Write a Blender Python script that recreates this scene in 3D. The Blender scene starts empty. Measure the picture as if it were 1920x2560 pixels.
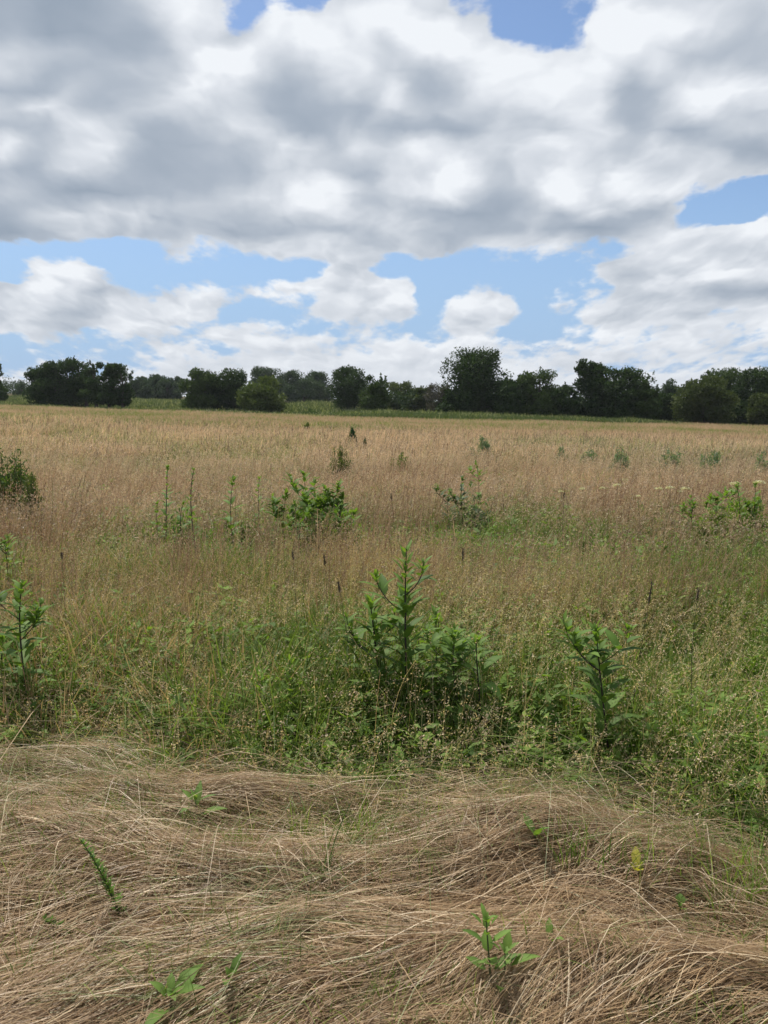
import bpy, math, random
import numpy as np

# ------------------------------------------------------------------ camera, light, exposure
scene = bpy.context.scene
COL = scene.collection
EYE, PITCH, FPX = 1.62, math.radians(8.28), 1923.0       # eye height, tilt down, focal length in pixels of the 1920x2560 frame
cam = bpy.data.cameras.new('camera')
cam.sensor_fit = 'VERTICAL'; cam.sensor_height = 36.0; cam.lens = 36.0 * FPX / 2560.0
cam.clip_start = 0.05; cam.clip_end = 6000
cam.dof.use_dof = True; cam.dof.focus_distance = 3.6; cam.dof.aperture_fstop = 8.0
cam_ob = bpy.data.objects.new('camera', cam); COL.objects.link(cam_ob)
cam_ob.location = (0, 0, EYE); cam_ob.rotation_euler = (math.radians(90) - PITCH, 0, 0)
scene.camera = cam_ob
scene.view_settings.view_transform = 'Standard'; scene.view_settings.look = 'None'
scene.view_settings.exposure = 0.0; scene.view_settings.gamma = 1.0
scene.cycles.max_bounces = 6; scene.cycles.diffuse_bounces = 3; scene.cycles.transmission_bounces = 4
scene.cycles.glossy_bounces = 2; scene.cycles.transparent_max_bounces = 6
scene.cycles.use_denoising = True
scene.cycles.sample_clamp_indirect = 4.0

SUN_EL, SUN_AZ = math.radians(58), math.radians(-28)      # azimuth measured from +Y (ahead) towards +X (right)
sl = bpy.data.lights.new('sun', 'SUN'); sl.energy = 5.0; sl.angle = math.radians(0.6); sl.color = (1.0, 0.95, 0.87)
so = bpy.data.objects.new('sun', sl); COL.objects.link(so)
so.rotation_euler = (math.radians(90) - SUN_EL, 0, math.pi - SUN_AZ)   # light arrives from ahead
so.location = (0, 0, 30)

# sky: Nishita blue with a cumulus layer, laid out by direction (azimuth, elevation)
BR = [  # cloud brightness, 24 columns from -26 to +26 degrees, rows from 27 degrees up down to the horizon
"100136658555654455875654", "200126749978998654788654", "432125886887578865685333", "532345895476434899846553",
"223258762254733799624787", "584356662122644568724764", "336634564133221444732134", "525721236635475568546421",
"225311223432567468674554", "310012345794567248587665", "146554333464421132633667", "036344322433532231026667",
"433324445554543555255544", "488544456665444446636687", "565444648866746756645522", "543556745445566556645456",
"532555555555556555665545", "555555566666666665656656", "666666666666666666666666", "666666666666666666666666"]
CV = [
"999999945389996515799999", "999999969999998623899999", "999999999999999963899999", "999999999999999999999999",
"999999999999999999999999", "999999999999999999999999", "999999999999999999999999", "999999999999999999999999",
"999999999999999999999999", "999999999999999999999643", "999999999999999999999214", "999999999999999999998789",
"221027569988985576469999", "399411223377200233799999", "999864467999905724599999", "999999946568839944788878",
"877666676556558654787867", "445666677777877766767767", "666777788888888777777777", "888888888888888888888888"]
def build_world():
    w = bpy.data.worlds.new('World'); scene.world = w; w.use_nodes = True
    nt = w.node_tree; nt.nodes.clear()
    N = lambda t: nt.nodes.new(t); L = nt.links.new
    def put(sock, v):
        if isinstance(v, bpy.types.NodeSocket): L(v, sock)
        else: sock.default_value = v
    def M(op, a, b=None, c=None, clamp=False):
        n = N('ShaderNodeMath'); n.operation = op; n.use_clamp = clamp
        put(n.inputs[0], a)
        if b is not None: put(n.inputs[1], b)
        if c is not None: put(n.inputs[2], c)
        return n.outputs[0]
    def smooth(v, a, b, t0=0.0, t1=1.0):
        n = N('ShaderNodeMapRange'); n.interpolation_type = 'SMOOTHSTEP'
        put(n.inputs[0], v); n.inputs[1].default_value = a; n.inputs[2].default_value = b
        n.inputs[3].default_value = t0; n.inputs[4].default_value = t1
        return n.outputs[0]
    def vec(x, y, z):
        n = N('ShaderNodeCombineXYZ'); put(n.inputs[0], x); put(n.inputs[1], y); put(n.inputs[2], z); return n.outputs[0]
    def noise(v, scale, detail, rough=0.5, color=False):
        n = N('ShaderNodeTexNoise'); n.noise_dimensions = '3D'; L(v, n.inputs['Vector'])
        n.inputs['Scale'].default_value = scale; n.inputs['Detail'].default_value = detail
        n.inputs['Roughness'].default_value = rough
        return n.outputs['Color'] if color else n.outputs['Fac']
    tc = N('ShaderNodeTexCoord'); sep = N('ShaderNodeSeparateXYZ'); L(tc.outputs['Generated'], sep.inputs[0])
    x, y, z = sep.outputs
    ys = M('MAXIMUM', y, 0.12)
    u0 = M('DIVIDE', x, ys); v0 = M('DIVIDE', M('MAXIMUM', z, 0.0), ys)
    # cloud-layer coordinates: billows get smaller and flatter towards the horizon
    k = M('DIVIDE', 0.95, M('ADD', v0, 0.30))
    P = vec(M('MULTIPLY', u0, k), M('LOGARITHM', M('ADD', v0, 0.13), math.e), M('MULTIPLY', z, 0.5))
    wn = noise(P, 4.2, 6.0, 0.55, True)
    ws = N('ShaderNodeSeparateColor'); L(wn, ws.inputs[0])
    amp = M('MULTIPLY_ADD', v0, 0.07, 0.016)
    u = M('MULTIPLY_ADD', M('SUBTRACT', ws.outputs[0], 0.5), M('MULTIPLY', amp, 2.4), u0)
    v = M('MULTIPLY_ADD', M('SUBTRACT', ws.outputs[1], 0.5), M('MULTIPLY', amp, 1.7), v0)
    t = M('MULTIPLY', u, M('MULTIPLY_ADD', v0, 0.2, 0.99))
    pos = M('ADD', M('DIVIDE', t, 0.998), 0.5)
    cur = None; vprev = None
    for i in range(19, -1, -1):
        py = 50 * i + 25; cy = (1280 - py) / FPX
        vi = (-math.sin(PITCH) + cy * math.cos(PITCH)) / (math.cos(PITCH) + cy * math.sin(PITCH))
        r = N('ShaderNodeValToRGB'); cr = r.color_ramp; cr.interpolation = 'CARDINAL'
        while len(cr.elements) < 24: cr.elements.new(0.5)
        for j in range(24): cr.elements[j].position = (j + 0.5) / 24
        for j in range(24):
            cr.elements[j].color = (int(BR[i][j]) / 9, int(CV[i][j]) / 9, 0, 1)
        L(pos, r.inputs[0])
        if cur is None: cur = r.outputs[0]
        else:
            m = N('ShaderNodeMix'); m.data_type = 'RGBA'
            f = N('ShaderNodeMapRange'); L(v, f.inputs[0]); f.inputs[1].default_value = vprev; f.inputs[2].default_value = vi
            L(f.outputs[0], m.inputs[0]); L(cur, m.inputs[6]); L(r.outputs[0], m.inputs[7]); cur = m.outputs[2]
        vprev = vi
    s2 = N('ShaderNodeSeparateColor'); L(cur, s2.inputs[0]); bri, cov = s2.outputs[0], s2.outputs[1]
    # billows: convex puffs (fractal cells) whose sunward side is light and whose underside is shaded
    def billow(vv, scale, detail, rough=0.5):
        n = N('ShaderNodeTexVoronoi'); n.voronoi_dimensions = '2D'; n.feature = 'SMOOTH_F1'; n.normalize = True; L(vv, n.inputs['Vector'])
        n.inputs['Scale'].default_value = scale; n.inputs['Detail'].default_value = detail; n.inputs['Roughness'].default_value = rough
        n.inputs['Lacunarity'].default_value = 2.1; n.inputs['Smoothness'].default_value = 0.35; n.inputs['Randomness'].default_value = 1.0
        return M('SUBTRACT', 1.0, n.outputs['Distance'])
    wv = N('ShaderNodeVectorMath'); wv.operation = 'MULTIPLY_ADD'; L(wn, wv.inputs[0]); wv.inputs[1].default_value = (0.22, 0.16, 0.0); L(P, wv.inputs[2])
    Q = wv.outputs[0]
    off = N('ShaderNodeVectorMath'); off.operation = 'ADD'; L(Q, off.inputs[0]); off.inputs[1].default_value = (-0.015, 0.045, 0.0)
    b1 = billow(Q, 4.2, 3.0, 0.50); b2 = billow(off.outputs[0], 4.2, 3.0, 0.50)
    relief = M('SUBTRACT', b1, b2)
    n1 = noise(P, 6.0, 9.0, 0.62)
    cd = M('MULTIPLY_ADD', M('SUBTRACT', n1, 0.5), 1.25, M('MULTIPLY_ADD', M('SUBTRACT', b1, 0.80), 1.25, M('ADD', M('MULTIPLY', cov, 1.08), smooth(cov, 0.75, 1.0, 0.0, 0.35))))
    cd = M('MULTIPLY_ADD', M('SUBTRACT', noise(P, 15.0, 7.0, 0.62), 0.5), 0.75, cd)
    alpha = smooth(cd, 0.40, 0.74)
    body = M('MULTIPLY_ADD', bri, 1.10, 0.01)
    lit = M('MULTIPLY_ADD', relief, M('MULTIPLY', M('MULTIPLY_ADD', bri, 2.0, 0.3), smooth(v0, 0.12, 0.45, 1.1, 0.75)), body)
    edge = M('MULTIPLY', smooth(cd, 0.42, 0.85, 1.0, 0.0), 0.14)
    lit = M('ADD', M('ADD', lit, edge), smooth(v0, 0.02, 0.20, 0.10, 0.0))
    puff = noise(P, 7.0, 6.0, 0.55); lit = M('MULTIPLY_ADD', M('SUBTRACT', puff, 0.5), 0.14, lit)
    calm = N('ShaderNodeMix'); calm.data_type = 'FLOAT'; L(smooth(v0, 0.0, 0.11, 0.75, 0.0), calm.inputs[0]); L(lit, calm.inputs[2]); calm.inputs[3].default_value = 0.66; lit = calm.outputs[0]
    ramp = N('ShaderNodeValToRGB'); cr = ramp.color_ramp; cr.interpolation = 'LINEAR'
    L(lit, ramp.inputs[0])
    stops = [(0.0, (0.335, 0.40, 0.49)), (0.25, (0.44, 0.50, 0.585)), (0.5, (0.585, 0.635, 0.705)), (0.78, (0.76, 0.80, 0.86)), (1.0, (0.91, 0.945, 0.99))]
    while len(cr.elements) < len(stops): cr.elements.new(0.5)
    for e, (p_, c_) in zip(cr.elements, stops): e.position = p_
    for e, (p_, c_) in zip(cr.elements, stops): e.color = (*c_, 1)
    sky = N('ShaderNodeTexSky'); sky.sky_type = 'NISHITA'; sky.sun_disc = False
    sky.sun_elevation = SUN_EL; sky.sun_rotation = SUN_AZ
    sky.air_density = 1.0; sky.dust_density = 0.5; sky.ozone_density = 2.2
    tn = N('ShaderNodeVectorMath'); tn.operation = 'MULTIPLY'; L(sky.outputs[0], tn.inputs[0]); tn.inputs[1].default_value = (0.98, 1.02, 1.08)   # cooler white balance
    bg1 = N('ShaderNodeBackground'); hz = N('ShaderNodeMix'); hz.data_type = 'RGBA'; L(smooth(v0, 0.02, 0.34, 0.85, 0.0), hz.inputs[0]); L(tn.outputs[0], hz.inputs[6]); hz.inputs[7].default_value = (2.9, 4.45, 6.9, 1)
    L(hz.outputs[2], bg1.inputs[0]); bg1.inputs[1].default_value = 0.112
    bg2 = N('ShaderNodeBackground'); L(ramp.outputs[0], bg2.inputs[0]); bg2.inputs[1].default_value = 0.97
    mx = N('ShaderNodeMixShader'); L(alpha, mx.inputs[0]); L(bg1.outputs[0], mx.inputs[1]); L(bg2.outputs[0], mx.inputs[2])
    out = N('ShaderNodeOutputWorld'); L(mx.outputs[0], out.inputs[0])
    w.cycles.sampling_method = 'MANUAL'; w.cycles.sample_map_resolution = 512
build_world()

# ------------------------------------------------------------------ helpers
rng = np.random.default_rng(7)
def hash2(ix, iy, seed):
    h = (ix.astype(np.int64) * 374761393 + iy.astype(np.int64) * 668265263 + seed * 982451653) & 0x7fffffff
    h = ((h ^ (h >> 13)) * 1274126177) & 0x7fffffff
    return ((h ^ (h >> 16)) & 0xffff) / 65535.0
def vnoise(x, y, scale=1.0, seed=0, octs=1):
    x = np.asarray(x, float) * scale; y = np.asarray(y, float) * scale
    tot = 0; a = 1; s = 0
    for o in range(octs):
        ix = np.floor(x); iy = np.floor(y); fx = x - ix; fy = y - iy
        fx = fx * fx * (3 - 2 * fx); fy = fy * fy * (3 - 2 * fy)
        v = (hash2(ix, iy, seed + o) * (1 - fx) + hash2(ix + 1, iy, seed + o) * fx) * (1 - fy) + \
            (hash2(ix, iy + 1, seed + o) * (1 - fx) + hash2(ix + 1, iy + 1, seed + o) * fx) * fy
        tot = tot + v * a; s += a; a *= 0.5; x = x * 2.03 + 17.1; y = y * 2.03 + 9.7
    return tot / s
def sstep(x, a, b):
    t = np.clip((np.asarray(x, float) - a) / (b - a), 0, 1); return t * t * (3 - 2 * t)
def ground(x, y):
    x = np.asarray(x, float); y = np.asarray(y, float)
    yy = np.clip(y, 0, 130)
    z = -0.0075 * yy - 0.027 * np.clip(x, -160, 160) * sstep(y, 3, 40) * np.minimum(1, 0.25 + y / 60)
    z = z + 0.011 * np.clip(y - 130, 0, 110)
    z = z + 0.25 * (vnoise(x, y, 0.05, 3) - 0.5) * sstep(y, 8, 30)
    return z + 0.05 * (vnoise(x, y, 0.6, 4) - 0.5)
def ray(px, py):
    cx = (px - 960) / FPX; cy = (1280 - py) / FPX
    return np.array([cx, math.cos(PITCH) + cy * math.sin(PITCH), -math.sin(PITCH) + cy * math.cos(PITCH)])
def at(px, py, Y):
    d = ray(px, py); d = d * (Y / d[1]); return np.array([d[0], d[1], EYE + d[2]])

def make_mesh(name, V, F, C=None, mat=None, parent=None, smooth=False, loc=None):
    """V (n,3), F list of index arrays (m,k), C (n,3) colours -> ONE mesh object"""
    V = np.asarray(V, np.float32).reshape(-1, 3)
    if not isinstance(F, (list, tuple)): F = [F]
    F = [np.asarray(f, np.int32) for f in F if len(f)]
    me = bpy.data.meshes.new(name)
    me.vertices.add(len(V)); me.vertices.foreach_set('co', V.ravel())
    nl = sum(f.size for f in F); npoly = sum(len(f) for f in F)
    me.loops.add(nl); me.loops.foreach_set('vertex_index', np.concatenate([f.ravel() for f in F]))
    me.polygons.add(npoly)
    tot = np.concatenate([np.full(len(f), f.shape[1], np.int32) for f in F])
    st = np.concatenate([[0], np.cumsum(tot)[:-1]]).astype(np.int32)
    me.polygons.foreach_set('loop_start', st)
    if smooth: me.polygons.foreach_set('use_smooth', np.ones(npoly, bool))
    me.update(calc_edges=True)
    if C is not None:
        a = me.color_attributes.new('Col', 'FLOAT_COLOR', 'POINT')
        cc = np.ones((len(V), 4), np.float32); cc[:, :3] = C; a.data.foreach_set('color', cc.ravel())
    if mat: me.materials.append(mat)
    o = bpy.data.objects.new(name, me); COL.objects.link(o)
    if parent: o.parent = parent
    if loc is not None: o.location = loc
    return o
def tag(o, label, cat, group=None):
    o['label'] = label; o['category'] = cat
    if group: o['group'] = group
    return o
def thing(name, label, cat, loc, group=None):
    o = bpy.data.objects.new(name, None); COL.objects.link(o); o.location = [float(q) for q in loc]
    o.empty_display_size = 0.1
    return tag(o, label, cat, group)
class Geo:
    def __init__(s): s.V = []; s.F = {}; s.C = []; s.n = 0
    def add(s, V, F, C):
        V = np.asarray(V, float).reshape(-1, 3); F = np.asarray(F, int)
        s.V.append(V); s.F.setdefault(F.shape[1], []).append(F + s.n)
        C = np.asarray(C, float)
        s.C.append(np.broadcast_to(C, (len(V), 3)) if C.ndim < 2 or len(C) != len(V) else C); s.n += len(V)
    def build(s, name, mat, parent=None, smooth=False, loc=None):
        return make_mesh(name, np.concatenate(s.V), [np.concatenate(f) for f in s.F.values()], np.concatenate(s.C), mat, parent, smooth, loc)

def ribbons(P, W, S, C):
    """P (N,K,3) centre lines, W (N,K) widths, S (N,K,3)/(N,1,3) side vectors, C (N,K,3)"""
    N, K, _ = P.shape
    S = np.broadcast_to(S, P.shape)
    V = np.stack([P - S * W[..., None] / 2, P + S * W[..., None] / 2], 2).reshape(-1, 3)
    i = (np.arange(N)[:, None] * K + np.arange(K - 1)[None]).ravel() * 2
    F = np.stack([i, i + 1, i + 3, i + 2], 1)
    Cc = np.repeat(C.reshape(-1, 3), 2, 0)
    return V, F, Cc
def diamonds(P, A, B, C):
    """leaf-like diamonds: centre P, half axes A (long) and B (wide)"""
    V = np.stack([P - A, P + B - A * 0.15, P + A, P - B - A * 0.15], 1).reshape(-1, 3)
    F = np.arange(len(P) * 4).reshape(-1, 4)
    return V, F, np.repeat(C, 4, 0)
def unit(v): return v / np.maximum(np.linalg.norm(v, axis=-1, keepdims=True), 1e-9)
def rdir(n):
    return unit(rng.normal(size=(n, 3)))

# ------------------------------------------------------------------ materials
def leaf_mat(name, transl=0.35, rough=0.55, tint=(1.0, 1.0, 0.6), spec=0.3):
    m = bpy.data.materials.new(name); m.use_nodes = True; nt = m.node_tree; nt.nodes.clear()
    N = nt.nodes.new; L = nt.links.new
    a = N('ShaderNodeAttribute'); a.attribute_name = 'Col'
    tc = N('ShaderNodeTexCoord'); no = N('ShaderNodeTexNoise'); no.inputs['Scale'].default_value = 9.0; no.inputs['Detail'].default_value = 2
    L(tc.outputs['Object'], no.inputs['Vector'])
    mr = N('ShaderNodeMapRange'); L(no.outputs['Fac'], mr.inputs[0]); mr.inputs[1].default_value = 0.25; mr.inputs[2].default_value = 0.75
    mr.inputs[3].default_value = 0.82; mr.inputs[4].default_value = 1.16
    mu = N('ShaderNodeVectorMath'); mu.operation = 'SCALE'; L(a.outputs['Color'], mu.inputs[0]); L(mr.outputs[0], mu.inputs['Scale'])
    b = N('ShaderNodeBsdfPrincipled'); b.inputs['Roughness'].default_value = rough; b.inputs['Specular IOR Level'].default_value = spec
    L(mu.outputs[0], b.inputs['Base Color'])
    t = N('ShaderNodeBsdfTranslucent'); tm = N('ShaderNodeVectorMath'); tm.operation = 'MULTIPLY'; L(mu.outputs[0], tm.inputs[0])
    tm.inputs[1].default_value = tint; L(tm.outputs[0], t.inputs['Color'])
    mx = N('ShaderNodeMixShader'); mx.inputs[0].default_value = transl; L(b.outputs[0], mx.inputs[1]); L(t.outputs[0], mx.inputs[2])
    o = N('ShaderNodeOutputMaterial'); L(mx.outputs[0], o.inputs['Surface']); return m
M_GRASS = leaf_mat('grass_blade', 0.40, 0.5, (1.2, 1.2, 0.7))
M_STRAW = leaf_mat('dry_straw', 0.22, 0.45, (1.1, 1.0, 0.8), 0.4)
M_DRY = leaf_mat('dry_grass', 0.36, 0.55, (1.08, 1.02, 0.88))
M_LEAF = leaf_mat('broad_leaf', 0.38, 0.6, (1.35, 1.4, 0.45), 0.2)
M_TREE = leaf_mat('tree_foliage', 0.22, 0.7, (1.2, 1.3, 0.5), 0.12)
M_BARK = leaf_mat('bark', 0.0, 0.85)
def ground_mat():
    m = bpy.data.materials.new('meadow_soil'); m.use_nodes = True; nt = m.node_tree
    N = nt.nodes.new; L = nt.links.new; b = nt.nodes['Principled BSDF']; b.inputs['Roughness'].default_value = 0.95
    b.inputs['Specular IOR Level'].default_value = 0.1
    g = N('ShaderNodeNewGeometry'); n1 = N('ShaderNodeTexNoise'); n1.inputs['Scale'].default_value = 0.12; n1.inputs['Detail'].default_value = 6
    L(g.outputs['Position'], n1.inputs['Vector'])
    n2 = N('ShaderNodeTexNoise'); n2.inputs['Scale'].default_value = 14; n2.inputs['Detail'].default_value = 5; L(g.outputs['Position'], n2.inputs['Vector'])
    r = N('ShaderNodeValToRGB'); r.color_ramp.elements[0].position = 0.35; r.color_ramp.elements[0].color = (0.10, 0.115, 0.045, 1)
    r.color_ramp.elements[1].position = 0.6; r.color_ramp.elements[1].color = (0.21, 0.155, 0.085, 1)
    L(n1.outputs['Fac'], r.inputs[0])
    s = N('ShaderNodeVectorMath'); s.operation = 'SCALE'; L(r.outputs[0], s.inputs[0]); L(n2.outputs['Fac'], s.inputs['Scale'])
    L(s.outputs[0], b.inputs['Base Color']); return m
M_SOIL = ground_mat()

# ------------------------------------------------------------------ ground sheet
def build_ground():
    xs = np.concatenate([-np.geomspace(2000, 12, 60), np.linspace(-11, 11, 111), np.geomspace(12, 2000, 60)])
    ys = np.concatenate([-np.geomspace(300, 2, 12), np.linspace(-1.5, 16, 120), np.geomspace(16.5, 3000, 130)])
    X, Y = np.meshgrid(xs, ys); Z = ground(X, Y) - 0.02
    V = np.stack([X, Y, Z], -1).reshape(-1, 3); nx = len(xs); ny = len(ys)
    i = (np.arange(ny - 1)[:, None] * nx + np.arange(nx - 1)[None]).ravel()
    F = np.stack([i, i + 1, i + nx + 1, i + nx], 1)
    o = make_mesh('ground', V, F, None, M_SOIL, smooth=True); o['kind'] = 'structure'
build_ground()

# ------------------------------------------------------------------ where the flattened straw ends
def mat_edge(x, y=None):
    u = np.asarray(x, float) / 3.0
    e = 2.55 + 0.26 * sstep(-u, 0.1, 0.5) + 0.52 * (vnoise(x, 0, 1.5, 21, 3) - 0.5) - 0.62 * sstep(u, 0.24, 0.50)
    return e
def mat_height(x, y):
    """soft swells of the flattened straw"""
    w = vnoise(x * 0.55 + 0.25 * y, y * 1.5, 1.5, 31, 2)
    h = 0.03 + 0.09 * sstep(w, 0.3, 0.8) + 0.045 * vnoise(x, y * 1.6, 4.2, 33)
    # the heaps one can see: right of the middle and along the far edge
    for (cx, cy, rx, ry, a) in MOUNDS:
        q = ((x - cx) / rx) ** 2 + ((y - cy) / ry) ** 2
        h = h + a * np.exp(-q * 1.6)
    return h
def gpos(px, py):                       # pixel -> ground point near the camera
    d = ray(px, py); t = -EYE / d[2]; return d[0] * t, d[1] * t
MOUNDS = []
for (px, py, rx, ry, a) in [(1330, 2190, .34, .22, .14), (1690, 2290, .30, .20, .10), (1050, 2250, .4, .15, .06), (1500, 2560, .5, .14, .10),
                            (620, 2110, .30, .12, .07), (1180, 2060, .42, .13, .10), (240, 2180, .5, .13, .05), (820, 2440, .5, .12, .07), (150, 2000, .5, .16, .10)]:
    gx, gy = gpos(px, py); MOUNDS.append((gx, gy, rx, ry, a * 0.85))
def mat_dir(x, y):
    """combing direction of the flattened straw, radians from +X"""
    a = (vnoise(x * 0.8, y * 1.5, 1.3, 41, 3) - 0.5) * 2.0 + 0.08
    a = a + 0.55 * np.exp(-(((x - 0.75) / 0.6) ** 2 + ((y - 2.0) / 0.5) ** 2))      # lower right sweeps up to the right
    a = a + 0.35 * np.exp(-(((x - 0.2) / 0.5) ** 2 + ((y - 2.15) / 0.25) ** 2))
    a = a - 0.40 * np.exp(-(((x + 1.1) / 0.5) ** 2 + ((y - 2.9) / 0.35) ** 2))
    return a
def build_mat():
    NL, PER = 3900, 34
    lx = rng.uniform(-2.6, 2.7, NL); ly = rng.uniform(1.15, 3.75, NL)
    ok = ly < mat_edge(lx) + rng.normal(0.06, 0.16, NL); lx, ly = lx[ok], ly[ok]; NL = len(lx)
    la = rng.normal(0, 0.24, NL) + np.where(rng.random(NL) < 0.10, rng.normal(0, 0.7, NL), 0); lz = rng.uniform(0, 0.10, NL); lc = rng.random(NL)
    n = NL * PER
    x = np.repeat(lx, PER) + rng.normal(0, 0.05, n); y = np.repeat(ly, PER) + rng.normal(0, 0.020, n)
    K = 9; L_ = rng.uniform(0.22, 0.75, n); stp = L_ / (K - 1)
    jit = np.repeat(la, PER) + rng.normal(0, 0.13, n) + np.where(rng.random(n) < 0.08, rng.normal(0, 0.8, n), 0); curl = rng.normal(0, 0.26, n); flip = np.where(rng.random(n) < 0.5, 0, math.pi)
    z0 = np.repeat(lz, PER) + rng.uniform(0, 0.030, n)
    P = np.zeros((n, K, 3)); cx, cy = x.copy(), y.copy(); A = np.zeros((n, K))
    arch = np.where(rng.random(n) < 0.06, rng.uniform(0.03, 0.12, n), rng.uniform(-0.005, 0.012, n))
    for k in range(K):
        t = k / (K - 1)
        P[:, k, 0] = cx; P[:, k, 1] = cy
        P[:, k, 2] = ground(cx, cy) + mat_height(cx, cy) + z0 * (1 - 0.3 * t) + arch * math.sin(math.pi * t) - 0.012
        a = mat_dir(cx, cy) + jit + curl * (t - 0.4)
        A[:, k] = a; cx = cx + np.cos(a) * stp; cy = cy + np.sin(a) * stp * 0.9
    tw = rng.uniform(-0.9, 0.9, (n, 1))
    S = np.stack([-np.sin(A) * np.cos(tw), np.cos(A) * np.cos(tw), np.sin(tw) * np.ones_like(A)], -1)
    w = rng.uniform(0.0010, 0.0022, n)[:, None] * np.linspace(1.1, 0.6, K)[None]
    c0 = np.array([0.47, 0.332, 0.185]); c1 = np.array([0.68, 0.545, 0.36]); c2 = np.array([0.24, 0.148, 0.085]); c3 = np.array([0.24, 0.25, 0.10])
    q = np.clip(np.repeat(lc, PER) * 0.7 + rng.random(n) * 0.6 - 0.12, 0, 1)[:, None]
    c = c2 * (1 - q) + c0 * q; pale = rng.random(n) < 0.16; c[pale] = c1 * rng.uniform(0.8, 1.15, (pale.sum(), 1))
    g = (rng.random(n) < 0.03 + 0.20 * (vnoise(x, y, 1.6, 51, 2) > 0.64)); c[g] = c3 * rng.uniform(0.8, 1.2, (g.sum(), 1))
    C = np.repeat(c[:, None], K, 1)
    V, F, Cc = ribbons(P, w, S, C)
    o = make_mesh('flattened_straw', V, F, Cc, M_STRAW); o['kind'] = 'stuff'
    tag(o, 'matted dry brown straw combed flat in waves across the foreground', 'straw')
build_mat()

# ------------------------------------------------------------------ standing meadow
def leaning_stems():
    n = 3000; x = rng.uniform(-2.3, 2.4, n); y = mat_edge(x) + rng.normal(0.16, 0.15, n); t = np.linspace(0, 1, 9)[None]
    az = np.where(rng.random(n) < 0.55, rng.normal(-1.3, 0.9, n), rng.normal(0.2, 0.5, n) + math.pi * (rng.random(n) < 0.4)); h = rng.uniform(0.3, 0.7, n); up = rng.uniform(0.12, 0.75, n)
    r = h[:, None] * (t * (1 - up[:, None]) + up[:, None] * t ** 2 * 0.9); zz = h[:, None] * up[:, None] * (1.5 * t - 1.15 * t ** 2.2)
    X = x[:, None] + np.cos(az)[:, None] * r; Y = y[:, None] + np.sin(az)[:, None] * r
    Z = ground(X, Y) + 0.02 + mat_height(X, Y) * sstep(mat_edge(X) - Y, -0.1, 0.25) + np.maximum(zz, 0) + rng.uniform(0, 0.04, n)[:, None]
    P = np.stack([X, Y, Z], -1); f = rng.uniform(0, math.pi, n); S = np.stack([np.cos(f), np.sin(f) * 0.6, np.sin(f) * 0.8], -1)[:, None]
    W = rng.uniform(0.0010, 0.0024, n)[:, None] * np.linspace(1.1, .5, 9)[None]; v = rng.random(n)[:, None]; c = np.array([0.28, 0.195, 0.115]) * (1 - v) + np.array([0.58, 0.46, 0.30]) * v
    gsel = rng.random(n) < 0.3; c[gsel] = np.array([0.20, 0.25, 0.08]); G = Geo(); G.add(*ribbons(P, W, S, np.repeat(c[:, None], 9, 1)))
    m = n * 8; i = rng.integers(5, 9, (n, 8)); pc = P[np.arange(n)[:, None], i].reshape(-1, 3) + rng.normal(0, 0.009, (m, 3)); A = unit(rdir(m)); B = unit(np.cross(A, rdir(m)))
    s_ = rng.uniform(0.002, 0.0055, m)[:, None]; G.add(*diamonds(pc, A * s_, B * s_ * 0.35, np.repeat(c, 8, 0) * 1.1))
    o = G.build('leaning_stems', M_STRAW); o['kind'] = 'stuff'; tag(o, 'half fallen pale stems leaning over the border of the straw', 'grass stems')
leaning_stems()
def green_shoots():
    n = 20000; x = rng.uniform(-2.2, 2.4, n); y = rng.uniform(1.2, 3.2, n); p = vnoise(x, y * 1.4, 2.6, 111, 2) + 0.10 * sstep(y, 2.0, 2.8) + 0.12 * sstep(x / y, 0.2, 0.45)
    k = (p > 0.52) & (y < mat_edge(x) + 0.1); x, y = x[k], y[k]; n = len(x); h = rng.uniform(0.05, 0.20, n); t = np.linspace(0, 1, 6)[None]; az = rng.uniform(0, 6.28, n); ln = rng.gamma(2.4, 0.28, n)
    r = (ln * h)[:, None] * t ** 1.8; z = ground(x, y) + mat_height(x, y) + 0.01
    P = np.stack([x[:, None] + np.cos(az)[:, None] * r, y[:, None] + np.sin(az)[:, None] * r, z[:, None] + h[:, None] * (t - 0.3 * np.minimum(ln, 1.6)[:, None] * t ** 2.5)], -1)
    f = rng.uniform(0, math.pi, n); S = np.stack([np.cos(f), np.sin(f), 0 * f], -1)[:, None]; W = rng.uniform(0.0018, 0.0045, n)[:, None] * np.clip(1 - t ** 2 * .95, .05, 1)
    v = rng.random(n)[:, None]; c = np.array([0.09, 0.15, 0.035]) * (1 - v) + np.array([0.25, 0.33, 0.07]) * v; V, F, C = ribbons(P, W, S, np.repeat(c[:, None], 6, 1))
    o = make_mesh('green_shoots', V, F, C, M_GRASS); o['kind'] = 'stuff'; tag(o, 'sparse green blades poking up through the flattened straw', 'grass')
green_shoots()
def blades(x, y, h, lean, az, w, K, c_base, c_tip, face=None, power=2.0, droop=0.35):
    n = len(x); t = np.linspace(0, 1, K)[None]
    r = (lean * h)[:, None] * t ** power
    P = np.zeros((n, K, 3))
    P[..., 0] = x[:, None] + np.cos(az)[:, None] * r; P[..., 1] = y[:, None] + np.sin(az)[:, None] * r
    P[..., 2] = ground(x, y)[:, None] - 0.01 + h[:, None] * (t - droop * np.minimum(lean, 1.6)[:, None] * t ** 2.6)
    fa = (az + math.pi / 2 if face is None else face)
    S = np.stack([np.cos(fa), np.sin(fa), np.zeros(n)], -1)[:, None]
    prof = np.clip(np.array([1.0 - tt ** 2 * 0.92 for tt in t[0]]), 0.06, 1)
    W = w[:, None] * prof[None]
    C = c_base[:, None] * (1 - t[..., None]) + c_tip[:, None] * t[..., None]
    return P, W, S, C
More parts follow.
